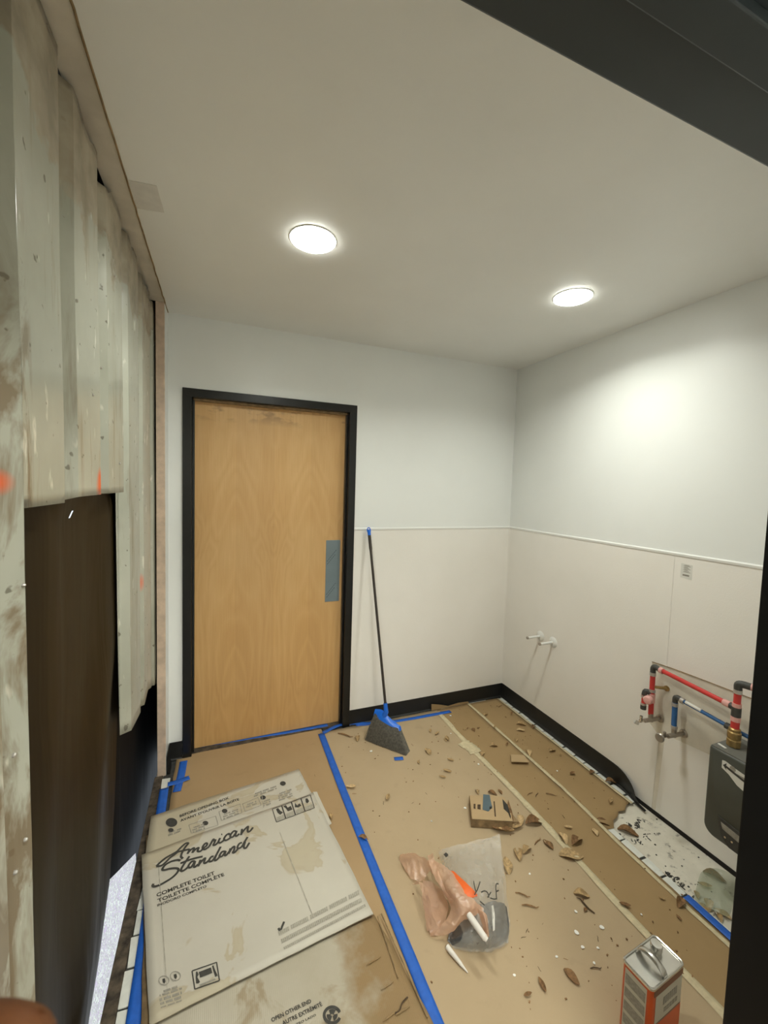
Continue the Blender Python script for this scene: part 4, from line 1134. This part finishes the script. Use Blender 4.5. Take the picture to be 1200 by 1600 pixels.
PX = -.055
def W(u, v, x=PX): return on(0, x, u, v)
rt = thing('hot_water_pipe', 'red plastic pipe run with dark fittings above the heater', 'pipe', (0, -1.22, .5))
el, te = W(1021, 1042), Vector((-.095, -1.607, .755))
zr = .768; el = Vector((PX, -1.222, zr)); te = Vector((-.100, -1.606, .762))
def fitting(name, p, ax, L, r, mat, root): return part(name, MB().tube([Vector(p) - Vector(ax)*L/2, Vector(p) + Vector(ax)*L/2], r, 14), mat, root)
part('pipe', MB().tube([el + Vector((0,-.02,0)), te], .0105, 14), M['red'], rt)
dr = (te - el).normalized()
part('elbow', MB().tube(smoothpath([el + Vector((0,0,-.03)), el + Vector((0,0,-.008)), el + Vector((0,-.010,.002)), el + dr*.035], 4), .0128, 12), M['darkfit'], rt)
fitting('crimp_ring', el + dr*.045, dr, .016, .0145, M['pink'], rt)
fitting('crimp_ring', el + Vector((0,0,-.038)), (0,0,1), .016, .0145, M['crimp'], rt)
zb_ = .512
part('pipe', MB().tube([el + Vector((0,0,-.03)), Vector((PX, -1.226, zb_+.01))], .0118, 14), M['red'], rt)
ztee = .607
fitting('tee', (PX, -1.225, ztee), (0,0,1), .045, .0150, M['pink'], rt)
fitting('crimp_ring', (PX, -1.225, ztee+.038), (0,0,1), .014, .0148, M['crimp'], rt)
part('tee_cap', MB().lathe([(.020,-.012),(.0215,.006),(.017,.014),(.006,.017)], (PX-.030, -1.228, ztee-.004), (-1,-.25,0), 18), M['pink'], rt)
# short capped branch beside the riser
b0 = W(1006, 1092, -.075)
part('branch_pipe', MB().tube([b0 + Vector((0,0,.034)), b0 + Vector((0,0,-.034))], .0105, 12), M['red'], rt)
part('branch_cap', MB().tube(smoothpath([Vector((PX, -1.222, b0.z+.036)), b0 + Vector((.004,-.004,.042)), b0 + Vector((0,0,.020))], 4), .0125, 12), M['darkfit'], rt)
fitting('branch_cap', b0 + Vector((0,0,-.042)), (0,0,1), .022, .0135, M['darkfit'], rt)
for dz in (.014, -.026): fitting('crimp_ring', b0 + Vector((0,0,dz)), (0,0,1), .010, .0135, M['crimp'], rt)
# brass bracket holding the riser
zk = W(1022, 1074).z
part('bracket', MB().tube([(-.001, -1.262, zk), (-.03, -1.245, zk), (PX, -1.226, zk)], [.009,.007,.007], 10).lathe([(.014,0),(.014,.005)], (-.0025, -1.262, zk), (-1,0,0), 14), M['brass'], rt)
def stop_valve(p, label, root_label, wall_y):
    t = thing('stop_valve', root_label, 'valve', (0, p.y, p.z))
    part('body', MB().tube([(-.002, p.y-.012, p.z), (p.x-.045, p.y-.001, p.z)], .0105, 12).tube([p + Vector((0,0,.030)), p + Vector((0,0,-.012))], .0115, 12), M['nickel'], t)
    part('wall_flange', MB().lathe([(.020, 0), (.018, .006), (.011, .010)], (-.0025, p.y-.012, p.z), (-1,0,0), 18), M['nickel'], t)
    return t
pv = Vector((PX, -1.227, .498))
v1 = stop_valve(pv, '', 'chrome stop valve under the red riser', -1.24)
part('outlet', MB().tube([pv + Vector((-.045,.002,0)), pv + Vector((-.070,.004,.0))], .008, 12).tube([pv + Vector((-.066,.003,0)), pv + Vector((-.066,.003,.026))], .007, 10), M['chrome'], v1)
part('handle', MB().box((-.018,-.004,-.010), (.018,.004,.010), Matrix.Translation(pv + Vector((-.092,.006,-.004))) @ Matrix.Rotation(.5, 4, 'Y')), M['chrome'], v1, bevel=.004)
bl = thing('cold_water_pipe', 'blue plastic pipe run below the red one', 'pipe', (0, -1.33, .5))
be = Vector((PX, -1.338, .668)); bend_ = Vector((-.070, -1.60, .655)); bd = (bend_-be).normalized()
part('pipe', MB().tube(smoothpath([be + bd*.03, be + bd*.15, bend_, bend_ + Vector((.012,-.16,-.012)), bend_ + Vector((.02,-.3,-.03))], 5), .0085, 12), M['bluepipe'], bl)
part('pipe', MB().tube([be + Vector((0,0,-.025)), Vector((PX, -1.341, .515))], .0118, 14), M['bluepipe'], bl)
part('elbow', MB().tube(smoothpath([be + Vector((0,0,-.026)), be + Vector((0,0,-.006)), be + Vector((0,-.010,.002)), be + bd*.03], 4), .0120, 12), M['darkfit'], bl)
fitting('crimp_ring', be + bd*.034, bd, .016, .0140, M['crimp'], bl)
fitting('crimp_ring', be + Vector((0,0,-.036)), (0,0,1), .016, .0140, M['crimp'], bl)
part('print_tag', MB().tube([be + bd*.05 + Vector((-.002,0,.004)), be + bd*.12 + Vector((-.002,0,.004))], .0078, 10), M['sticker'], bl, 'white print on the pipe')
fitting('coupling', bend_ + Vector((0,.02,.0)), bd, .045, .0135, M['darkfit'], bl)
pv2 = Vector((PX, -1.343, .486))
v2 = stop_valve(pv2, '', 'chrome stop valve with oval knob under the blue pipe', -1.35)
fitting('crimp_ring', pv2 + Vector((0,0,.036)), (0,0,1), .014, .0135, M['crimp'], v2)
kp = pv2 + Vector((-.085, .008, -.004))
part('stem', MB().tube([pv2 + Vector((-.045,.002,0)), kp], .006, 10).tube([pv2 + Vector((-.062,.003,0)), pv2 + Vector((-.062,.003,.022))], .0065, 10), M['nickel'], v2)
part('handle', MB().lathe([(.006,-.004),(.019,-.002),(.021,.004),(.017,.009),(.006,.010)], kp, (-1,-.15,.1), 20), M['nickel'], v2)
# connector above the heater
hx, hy = -.100, -1.606
cn = thing('heater_connector', 'vertical connector of brass, red pipe and dark tees on the heater', 'pipe fitting', (hx, hy, .60))
part('brass_nut', MB().lathe([(.0225,0),(.0245,.003),(.0245,.028),(.021,.032)], (hx, hy, .601), (0,0,1), 8), M['brass'], cn, smooth=False)
part('brass_adapter', MB().lathe([(.021,.032),(.0235,.036),(.0235,.060),(.020,.064),(.0205,.074),(.016,.078)], (hx, hy, .601), (0,0,1), 20), M['brass'], cn)
part('pipe', MB().tube([(hx, hy, .675), (hx, hy, .722)], .0150, 14), M['red'], cn)
part('crimp_ring', MB().tube([(hx, hy, .708), (hx, hy, .728)], .0170, 14), M['pink'], cn)
part('tee', MB().tube([(hx, hy, .728), (hx, hy, .768)], .0168, 14).tube([Vector((hx, hy, .757)), te - dr*.026], .0130, 12), M['darkfit'], cn)
part('crimp_ring', MB().tube([te - dr*.024, te - dr*.050], .0142, 12), M['pink'], cn)
part('crimp_ring', MB().tube([(hx, hy, .768), (hx, hy, .784)], .0160, 14), M['pink'], cn)
part('pipe', MB().tube([(hx, hy, .780), (hx, hy, .830)], .0128, 14), M['red'], cn)
part('crimp_ring', MB().tube([(hx, hy, .826), (hx, hy, .842)], .0150, 14), M['crimp'], cn)
part('elbow', MB().tube(smoothpath([(hx, hy, .840), (hx, hy, .862), (hx+.004, hy-.012, .868), (hx+.012, hy-.036, .868)], 4), .0145, 12), M['darkfit'], cn)
part('crimp_ring', MB().tube([(hx+.012, hy-.036, .868), (hx+.019, hy-.056, .868)], .0140, 12), M['pink'], cn)
part('pipe', MB().tube([(hx+.017, hy-.050, .868), (hx+.07, hy-.22, .868)], .0108, 12), M['red'], cn)
tag(obj('small_white_tab', MB().box((-.016,-.005,0), (.016,.005,.002), Matrix.Translation((-.145, -1.590, .5995)) @ Matrix.Rotation(1.35, 4, 'Z')), M['sticker'], smooth=False), 'small white tab on top of the grey heater', 'tab')

# ---- water heater
HX, HY0, HY1, HZ0, HZ1 = -.182, -1.562, -1.93, .222, .598
ht = thing('water_heater', 'dark grey wall-mounted water heater below the pipes', 'water heater', (0, -1.74, HZ0))
def rrect(y0, y1, z0, z1, r, n=6, x=0.0, rt_=None):
    pts = []
    rt_ = r if rt_ is None else rt_
    for (cy, cz, a0, rr) in ((y0-r, z0+r, math.pi, r), (y1+r, z0+r, 1.5*math.pi, r), (y1+rt_, z1-rt_, 0, rt_), (y0-rt_, z1-rt_, .5*math.pi, rt_)):
        for k in range(n+1):
            a = a0 + k*(math.pi/2)/n
            pts.append(Vector((x, cy - rr*math.cos(a), cz + rr*math.sin(a))))
    return pts
sh = MB()
secs = [(-.001, 0), (HX+.012, 0), (HX+.004, .003), (HX, .010)]
rows = [rrect(HY0-i_, HY1+i_, HZ0+i_, HZ1-i_, .042, 6, x, .010) for x, i_ in secs]
sh.grid(rows, True); n = len(rows[0]); sh.f.append(tuple(range(n))); sh.f.append(tuple(reversed(range(3*n, 4*n))))
shell = part('shell', sh, M['heater'], ht, angle=40)
part('top_cover', MB().box((HX+.006, HY1+.006, HZ1-.001), (-.002, HY0-.006, HZ1+.0015)), M['heatertop'], ht, smooth=False)
lab = [(-1.614, .563), (-1.625, .566), (-1.66, .557), (-1.74, .545), (-1.76, .520), (-1.76, .50), (-1.72, .478), (-1.67, .495), (-1.640, .520), (-1.614, .532)]
st = part('label_sticker', MB().prism([(HX-.0012, y, z) for y, z in lab], (.0011, 0, 0)), M['sticker'], ht, 'white sticker with a black arrow', smooth=False)
ar = MB().prism([(HX-.0020, y, z) for y, z in ((-1.618,.546),(-1.630,.560),(-1.629,.550),(-1.75,.517),(-1.75,.507),(-1.629,.541),(-1.631,.532))], (.0006, 0, 0))
part('arrow_print', ar, M['ink'], st, smooth=False)
part('emblem_print', MB().lathe([(.0105,0),(.0105,.0006)], (HX-.0013, -1.652, .551), (-1,0,0), 20).box((HX-.0019, -1.72, .530), (HX-.0013, -1.668, .541)), M['inkgrey'], st, smooth=False)
hd = MB().prism([(HX-.004, y, z) for y, z in ((-1.612,.330),(-1.70,.318),(-1.78,.318),(-1.78,.225),(-1.66,.228),(-1.632,.255))], (.004, 0, 0))
cv = part('lower_cover', hd, M['ink'], ht, 'black lower cover plate', smooth=False, bevel=.002)
part('cover_label', MB().prism([(HX-.0050, y, z) for y, z in ((-1.628,.312),(-1.72,.300),(-1.72,.272),(-1.636,.288))], (.001, 0, 0)), M['inkgrey'], cv, smooth=False)
for y in (-1.648, -1.672): part('screw', MB().lathe([(.0045,0),(.004,.003)], (HX-.004, y, .262), (-1,0,0), 10), M['chrome'], cv)

# ---- sticker on the wall panel
ws = obj('wall_sticker', MB().prism([(-.0030, y, z) for y, z in ((-1.286,1.305),(-1.338,1.303),(-1.338,1.232),(-1.286,1.236))], (-.0006, 0, 0)), M['sticker'], smooth=False)
tag(ws, 'small white printed sticker right of the panel seam', 'sticker')
mk = MB().box((-.0040, -1.326, 1.246), (-.0036, -1.296, 1.254))
for k in range(8):
    mk.box((-.0040, -1.330+ .006*(k%3), 1.264+k*.0048), (-.0036, -1.298 - .004*(k%2), 1.2662+k*.0048))
part('printed_lines', mk, M['inkgrey'], ws, smooth=False)

# =================================================================== SMALL TORN CARTON ON THE FLOOR
CZ = .050
sb = thing('torn_small_carton', 'small torn tan carton with blue print and leaves', 'carton', (fl(770,1270).x, fl(770,1270).y, .008))
tc = [fl(733,1243,CZ), fl(768,1242,CZ), fl(788,1246,CZ), fl(797,1260,CZ), fl(801,1284,CZ), fl(737,1280,CZ)]
part('top_panel', MB().prism(tc, (0,0,-.003)), M['smallbox'], sb, smooth=False)
def drop(p, z=.009): return Vector((p.x, p.y, z))
part('front_panel', MB().prism([tc[5], tc[4], drop(tc[4]), drop(tc[5])], (0,.003,0)), M['cardedge'], sb, smooth=False)
part('side_panel', MB().prism([tc[0], tc[5], drop(tc[5]), drop(tc[0])], (.003,0,0)), M['cardedge'], sb, smooth=False)
part('back_panel', MB().prism([tc[0], tc[2], drop(tc[2]), drop(tc[0])], (0,-.003,0)), M['smallbox'], sb, smooth=False)
part('bottom_panel', MB().prism([drop(q, .0115) for q in tc], (0,0,-.002)), M['cardedge'], sb, smooth=False)
C2 = CZ + .0012
pr = MB().add([fl(u, v, C2) for u, v in ((755,1241),(765,1242),(769,1262),(763,1268),(754,1265))], [(0,1,2,3,4)])
part('blue_print', pr, plain('blue_grey_print', rgb(86,104,112), .6, var=.1), sb, 'blue-grey printed shape', smooth=False)
pr = MB().add([fl(u, v, C2) for u, v in ((740,1256),(743,1256),(743,1264),(740,1263))] + [fl(u, v, C2) for u, v in ((746,1257),(751,1257),(751,1265),(746,1264))] + [fl(u, v, C2) for u, v in ((765,1260),(769,1259),(769,1263),(765,1264))] + [fl(u, v, C2) for u, v in ((771,1252),(773,1252),(775,1276),(773,1276))], [(0,1,2,3),(4,5,6,7),(8,9,10,11),(12,13,14,15)])
part('dark_print', pr, M['leafD'], sb, smooth=False)
for i, (pts) in enumerate(([(785,1249,.052),(793,1258,.070),(798,1276,.06),(796,1290,.02),(790,1284,.03),(787,1264,.05)], [(794,1250,.075),(800,1268,.055),(803,1284,.03),(798,1292,.012),(792,1288,.02),(791,1268,.05)], [(800,1272,.045),(810,1284,.03),(814,1290,.012),(800,1294,.010),(796,1284,.03)])):
    part('torn_flap', MB().prism([fl(u, v, z) for u, v, z in pts], (.002,.002,0)), [M['darkfit'], M['leafB'], M['cardedge']][i], sb, smooth=False)

# =================================================================== PLASTIC BAGS
def crum(p, amp, seed):
    "creased film: ridged noise"
    r = 1 - 2*abs(noise.noise(p*22 + Vector((seed, 0, 0)))); q = 1 - 2*abs(noise.noise(p*55 + Vector((0, seed, 3))))
    return amp*(.65*r + .35*q)
def bag(name, grid, mat, root, label=None, amp=.009, seed=1.0, n=12):
    g0 = [smoothpath([fl(u, v, z) for u, v, z in r], n) for r in grid]
    cols = [smoothpath([g0[i][j] for i in range(len(g0))], n) for j in range(len(g0[0]))]
    rows = []
    for c in cols:
        r = []
        for p in c:
            d_ = crum(p, amp, seed)
            r.append(Vector((p.x + .5*crum(p + Vector((5,5,0)), amp, seed), p.y + .5*crum(p + Vector((9,2,0)), amp, seed), max(.0095, p.z + d_))))
        rows.append(r)
    return part(name, MB().grid(rows), mat, root, label, angle=28)
bgc = thing('clear_plastic_bag', 'crumpled clear plastic bag with dark handwriting and orange label', 'plastic bag', (fl(740,1400).x, fl(740,1400).y, .009))
bag('bag_front', [[(684,1332,.012),(704,1326,.045),(724,1322,.065),(740,1318,.075),(760,1314,.085),(781,1307,.095)],
     [(690,1350,.020),(708,1346,.075),(726,1342,.10),(745,1336,.105),(762,1332,.11),(783,1338,.09)],
     [(700,1376,.030),(716,1374,.095),(732,1372,.12),(750,1366,.12),(768,1362,.115),(785,1370,.07)],
     [(708,1404,.03),(724,1404,.09),(742,1400,.115),(758,1396,.12),(772,1394,.10),(787,1402,.05)],
     [(712,1434,.03),(730,1436,.075),(748,1434,.095),(764,1430,.095),(778,1426,.075),(791,1432,.03)],
     [(708,1470,.012),(728,1474,.045),(748,1474,.06),(766,1470,.055),(780,1464,.040),(795,1462,.012)],
     [(704,1482,.010),(726,1490,.012),(748,1492,.012),(766,1490,.012),(782,1484,.012),(795,1474,.010)]], M['clearbag'], bgc, 'thin clear film')
bag('bag_back', [[(690,1330,.011),(715,1322,.03),(742,1316,.04),(781,1306,.055)],[(700,1380,.011),(730,1372,.011),(760,1362,.011),(790,1380,.011)],[(705,1440,.011),(735,1440,.011),(765,1436,.011),(796,1440,.011)],[(704,1482,.010),(735,1490,.010),(768,1488,.010),(795,1474,.010)]], M['clearbag'], bgc)
bag('grey_contents', [[(718,1424,.02),(740,1420,.05),(760,1414,.06),(780,1412,.04),(792,1420,.015)],
     [(706,1446,.02),(730,1446,.055),(754,1440,.07),(776,1436,.05),(794,1442,.015)],
     [(700,1466,.012),(724,1470,.04),(748,1468,.05),(772,1462,.04),(795,1462,.012)],
     [(698,1474,.010),(722,1484,.011),(748,1486,.011),(772,1484,.011),(792,1474,.010)]], M['greybag'], bgc, 'smoky grey pouch inside the bag')
pts = [[(768,1416,.098),(771,1415,.096)],[(769,1434,.088),(773,1432,.085)],[(770,1456,.075),(773,1454,.07)]]
bag('fold_highlight', pts, M['sticker'], bgc, amp=.002)  # white strip laid in as a painted highlight on the film
bag('orange_label', [[(704,1361,.105),(709,1362,.108)],[(712,1382,.120),(726,1378,.124)],[(720,1402,.118),(744,1396,.124)],[(728,1406,.112),(746,1402,.118)]], M['orange'], bgc, 'bright orange label', amp=.002)
hw = MB()
for s in ([(740,1377),(744,1393),(750,1378)], [(744,1393),(742,1398)], [(752,1394),(757,1392),(762,1395),(764,1402)], [(762,1402),(767,1394)], [(766,1403),(772,1405),(776,1404)], [(776,1405),(775,1383),(779,1381)], [(776,1393),(779,1391)], [(750,1408),(757,1414)]):
    hw.tube(smoothpath([fl(u, v, .142) for u, v in s], 4), .0020, 5)
part('handwriting', hw, M['ink'], bgc, 'dark marker strokes')
part('black_sticker', MB().prism([fl(693,1335,.060), fl(697,1332,.060), fl(701,1336,.062), fl(697,1340,.062)], (0,0,.001)), M['ink'], bgc, smooth=False)
tb = thing('tan_plastic_bag', 'crumpled pinkish tan plastic bag lying on the clear bag', 'plastic bag', (fl(690,1420).x, fl(690,1420).y, .009))
bag('bag_body', [[(668,1346,.05),(684,1350,.09),(700,1360,.11),(706,1366,.115)],
     [(674,1366,.06),(692,1372,.115),(708,1376,.13),(720,1388,.13)],
     [(688,1388,.07),(702,1394,.13),(718,1398,.14),(732,1404,.135)],
     [(700,1412,.08),(714,1414,.13),(730,1412,.14),(745,1412,.13)],
     [(702,1430,.07),(718,1430,.11),(736,1424,.12),(752,1420,.11)],
     [(688,1452,.04),(708,1450,.07),(730,1436,.09),(756,1428,.10)],
     [(672,1466,.012),(700,1464,.03),(724,1442,.07),(745,1432,.095)]], M['tanbag'], tb)
bag('handle_strap', [[(624,1338,.05),(624,1344,.02),(632,1362,.012)],[(644,1336,.075),(640,1346,.04),(640,1374,.012)],[(660,1342,.085),(656,1352,.05),(650,1380,.012)],[(676,1356,.090),(670,1364,.055),(662,1378,.014)]], M['tanbag'], tb, 'torn handle strap')
bag('handle_strap', [[(643,1386,.012),(652,1382,.04)],[(652,1380,.06),(664,1386,.08)],[(659,1402,.06),(670,1408,.08)],[(663,1432,.035),(676,1434,.06)],[(667,1460,.013),(684,1452,.04)]], M['tanbag'], tb, 'torn handle strap')
bag('handle_strap', [[(668,1340,.07),(676,1336,.085)],[(670,1352,.09),(680,1352,.10)],[(680,1376,.10),(688,1374,.11)],[(696,1402,.10),(702,1404,.115)],[(702,1414,.09),(708,1416,.11)]], M['tanbag'], tb, 'torn handle strap')
bag('inner_lining', [[(660,1376,.012),(676,1380,.014),(692,1394,.03)],[(664,1410,.012),(682,1414,.013),(700,1416,.03)],[(668,1440,.012),(682,1444,.013),(698,1432,.03)],[(672,1464,.011),(682,1462,.012),(694,1450,.02)]], M['tanbag'], tb, amp=.004, seed=4.0)
bag('spout', [[(742,1424,.10),(752,1426,.12),(760,1434,.10)],[(748,1440,.075),(757,1436,.125),(763,1448,.09)],[(752,1464,.05),(760,1460,.10),(764,1466,.07)],[(755,1470,.05),(759,1471,.055),(762,1470,.055)]], M['tanbag'], tb, 'rolled corner of the bag')
s1 = thing('plastic_stick', 'white stick poking out of the tan bag', 'stick', (fl(750,1450).x, fl(750,1450).y, .1))
part('shaft', MB().tube([fl(733,1430,.115), fl(740,1440,.118), fl(758,1466,.112)], [.011,.0115,.010], 12), M['white_rod'], s1)
part('tip', MB().tube([fl(757,1464,.113), fl(761,1469,.109)], [.0108,.007], 12), M['white_rod'], s1)
s2 = thing('plastic_stick', 'thin pointed white stick on the paper in front of bags', 'stick', (fl(715,1500).x, fl(715,1500).y, .012))
part('shaft', MB().tube([fl(699,1479,.022), fl(704,1486,.022), fl(720,1506,.016)], [.0085,.0085,.006], 12), M['white_rod'], s2)
part('tip', MB().tube([fl(719,1505,.0165), fl(731,1520,.011)], [.0062,.0016], 12), M['white_rod'], s2)

# =================================================================== METAL SOLVENT CAN
CH = .235
cc = [fl(u, v, CH) for u, v in ((971,1496), (1022,1457), (1071,1505), (1020,1549))]     # left, back, right, front
o_ = sum(cc, Vector())/4
ex = ((cc[1]-cc[0]) + (cc[2]-cc[3])).normalized(); ey = Vector((-ex.y, ex.x, 0))
hwid = ((cc[1]-cc[0]).length + (cc[2]-cc[3]).length)/4; hdep = ((cc[3]-cc[0]).length + (cc[2]-cc[1]).length)/4
can = thing('solvent_can', 'orange and white rectangular metal can with silver top', 'can', (o_.x, o_.y, .009))
def crr(w_, d_, r, z, n=5):
    pts = []
    for sx_, sy_, a0 in ((1,1,0), (-1,1,.5*math.pi), (-1,-1,math.pi), (1,-1,1.5*math.pi)):
        for k in range(n+1):
            a = a0 + k*math.pi/2/n
            pts.append(Vector((o_.x, o_.y, z)) + ex*(sx_*(w_-r) + r*math.cos(a)) + ey*(sy_*(d_-r) + r*math.sin(a)))
    return pts
def loft(secs):
    rows = [crr(*s) for s in secs]; mb = MB().grid(rows, True); n = len(rows[0])
    mb.f.append(tuple(range(n))); mb.f.append(tuple(reversed(range((len(rows)-1)*n, len(rows)*n)))); return mb
b0z = .009
part('body', loft([(hwid-.003, hdep-.003, .012, b0z), (hwid-.002, hdep-.002, .012, b0z+.003), (hwid-.002, hdep-.002, .012, CH-.008)]), M['orangecan'], can, 'orange painted body', angle=30)
part('rim', loft([(hwid-.002, hdep-.002, .012, CH-.010), (hwid, hdep, .013, CH-.008), (hwid, hdep, .013, CH-.002), (hwid-.002, hdep-.002, .012, CH), (hwid-.005, hdep-.005, .010, CH-.001), (hwid-.006, hdep-.006, .010, CH-.006)]), M['tin'], can, 'rolled silver rim', angle=30)
part('top', loft([(hwid-.005, hdep-.005, .010, CH-.008), (hwid-.005, hdep-.005, .010, CH-.0045)]), M['tin'], can, 'silver tin top', angle=30)
def cpt(a, b, z): return Vector((o_.x, o_.y, 0)) + ex*(a*hwid) + ey*(b*hdep) + Vector((0,0,z))
# labels on the two faces towards the camera
def face_panel(side, a0, a1, z0, z1, mat, root, name, off=.0006, label=None):
    if side == 'front':   # long face, -ey
        q = [cpt(a0,-1,z0), cpt(a1,-1,z0), cpt(a1,-1,z1), cpt(a0,-1,z1)]; nrm_ = -ey; inset = .002
    else:                 # short face, -ex
        q = [cpt(-1,a0,z0), cpt(-1,a1,z0), cpt(-1,a1,z1), cpt(-1,a0,z1)]; nrm_ = -ex; inset = .002
    q = [p + nrm_*(off-inset) for p in q]
    return part(name, MB().prism(q, nrm_*.0004), mat, root, label, smooth=False)
fpn = face_panel('front', -.74, .86, .055, CH-.032, M['canlabel'], can, 'front_label', label='pale label panel')
face_panel('front', -.74, .86, .115, .1165, M['candark'], fpn, 'rule', .0012)
face_panel('front', -.80, .86, .045, .112, M['orangecan'], fpn, 'orange_field', .0012)
for k in range(7):
    face_panel('front', -.28+k*.125, -.19+k*.125, .158, .182, M['inkgrey'], fpn, 'letter_block', .0012)
for k in range(5):
    face_panel('front', -.2+k*.17, -.06+k*.17, .132, .146, M['inkgrey'], fpn, 'letter_block', .0012)
face_panel('front', -.86, .9, CH-.030, CH-.012, M['candark'], can, 'upper_band')
spn = face_panel('side', -.66, .72, .030, CH-.016, M['canlabel'], can, 'side_label', label='pale text panel')
for k in range(4):
    face_panel('side', -.60, .66, .048+k*.042, .078+k*.042, M['inkgrey'], spn, 'text_block', .0012)
# handle strap and cap
hs = MB(); rows = []
for k in range(17):
    t = k/16; b = .88 - 1.76*t
    hgt = .026*math.sin(math.pi*t)**.5 if 0 < t < 1 else 0
    c_ = cpt(-.14, b, CH-.004+hgt)
    wv_ = .0120 - .001*math.sin(math.pi*t)
    rows.append([c_ + ex*wv_ - Vector((0,0,.003*math.sin(math.pi*t))), c_ + ex*wv_*.5 + Vector((0,0,.005)), c_ - ex*wv_*.5 + Vector((0,0,.005)), c_ - ex*wv_ - Vector((0,0,.003*math.sin(math.pi*t)))])
part('carry_handle', hs.grid(rows), M['tin'], can, 'arched silver strap handle', angle=60, solid=.001)
part('screw_cap', MB().lathe([(.0150,-.006),(.0150,.004),(.0165,.005),(.0165,.018),(.0150,.0205),(.006,.0210)], cpt(.46, .30, CH), (0,0,1), 26), M['tin'], can, 'silver screw cap')

# =================================================================== PHOTOGRAPHER'S HAND AT THE LOWER LEFT
def camp(u, v, dist):
    dd = Vector(((u-600)/FPX, 1.0, -(v-800)/FPX)) * dist
    return CAM + ROT @ dd
def skinmesh(name, chains, root=None):
    vs, es, rad = [], [], []
    for ch in chains:
        prev = None
        for (p, r) in ch:
            if isinstance(p, int): prev = p; continue
            vs.append(p); rad.append(r); i = len(vs)-1
            if prev is not None: es.append((prev, i))
            prev = i
    me = bpy.data.meshes.new(name); me.from_pydata([tuple(v) for v in vs], es, []); o = bpy.data.objects.new(name, me); COL.objects.link(o)
    md = o.modifiers.new('skin', 'SKIN'); md.use_smooth_shade = True
    for i, r in enumerate(rad): me.skin_vertices[0].data[i].radius = (r, r)
    me.skin_vertices[0].data[0].use_root = True
    s = o.modifiers.new('sub', 'SUBSURF'); s.levels = 2; s.render_levels = 2
    me.materials.append(M['skin']); return o
tip = camp(62, 1668, .075); k1 = camp(-130, 1668, .082); k2 = camp(-330, 1720, .10); k3 = camp(-520, 1900, .13)
Rr, Rf, Ru = ROT.col[0], ROT.col[1], ROT.col[2]
palm = k3 - Ru*.035 - Rr*.015
wr_ = palm - Ru*.075 - Rr*.01 - Rf*.03
ch = [[(palm, .026), (k3, .014), (k2, .0108), (k1, .0100), (tip, .0088)],
      [(0, 0), (wr_, .024), (wr_ - Ru*.09 - Rf*.06, .028)]]
for j in range(1, 4):
    base = k3 - Ru*.019*j - Rf*.006*j + Rr*.004*j
    ch.append([(0, 0), (base, .0125), (base + Rr*.034 + Rf*.012, .0100), (base + Rr*.052 - Rf*.008, .0092), (base + Rr*.042 - Rf*.026, .0082)])
ch.append([(0, 0), (palm + Rr*.022 - Rf*.030, .0135), (palm + Rr*.042 - Rf*.048 + Ru*.018, .0110), (palm + Rr*.052 - Rf*.056 + Ru*.040, .0090)])
hand = skinmesh('photographer_hand', ch)
tag(hand, 'blurred fingertip of the photographer at the lower left edge', 'hand')
nl = MB(); rows = []
ax_ = (tip-k1).normalized(); sd_ = ax_.cross(Ru).normalized()
for i in range(5):
    rows.append([tip + ax_*(-.014 + .0024*i) + Rf*(.0078 - .0012*(i/4)**2 - .0022*((j-2)/2)**2) + Ru*.0026*(j-2) for j in range(5)])
part('fingernail', nl.grid(rows), M['nail'], hand)
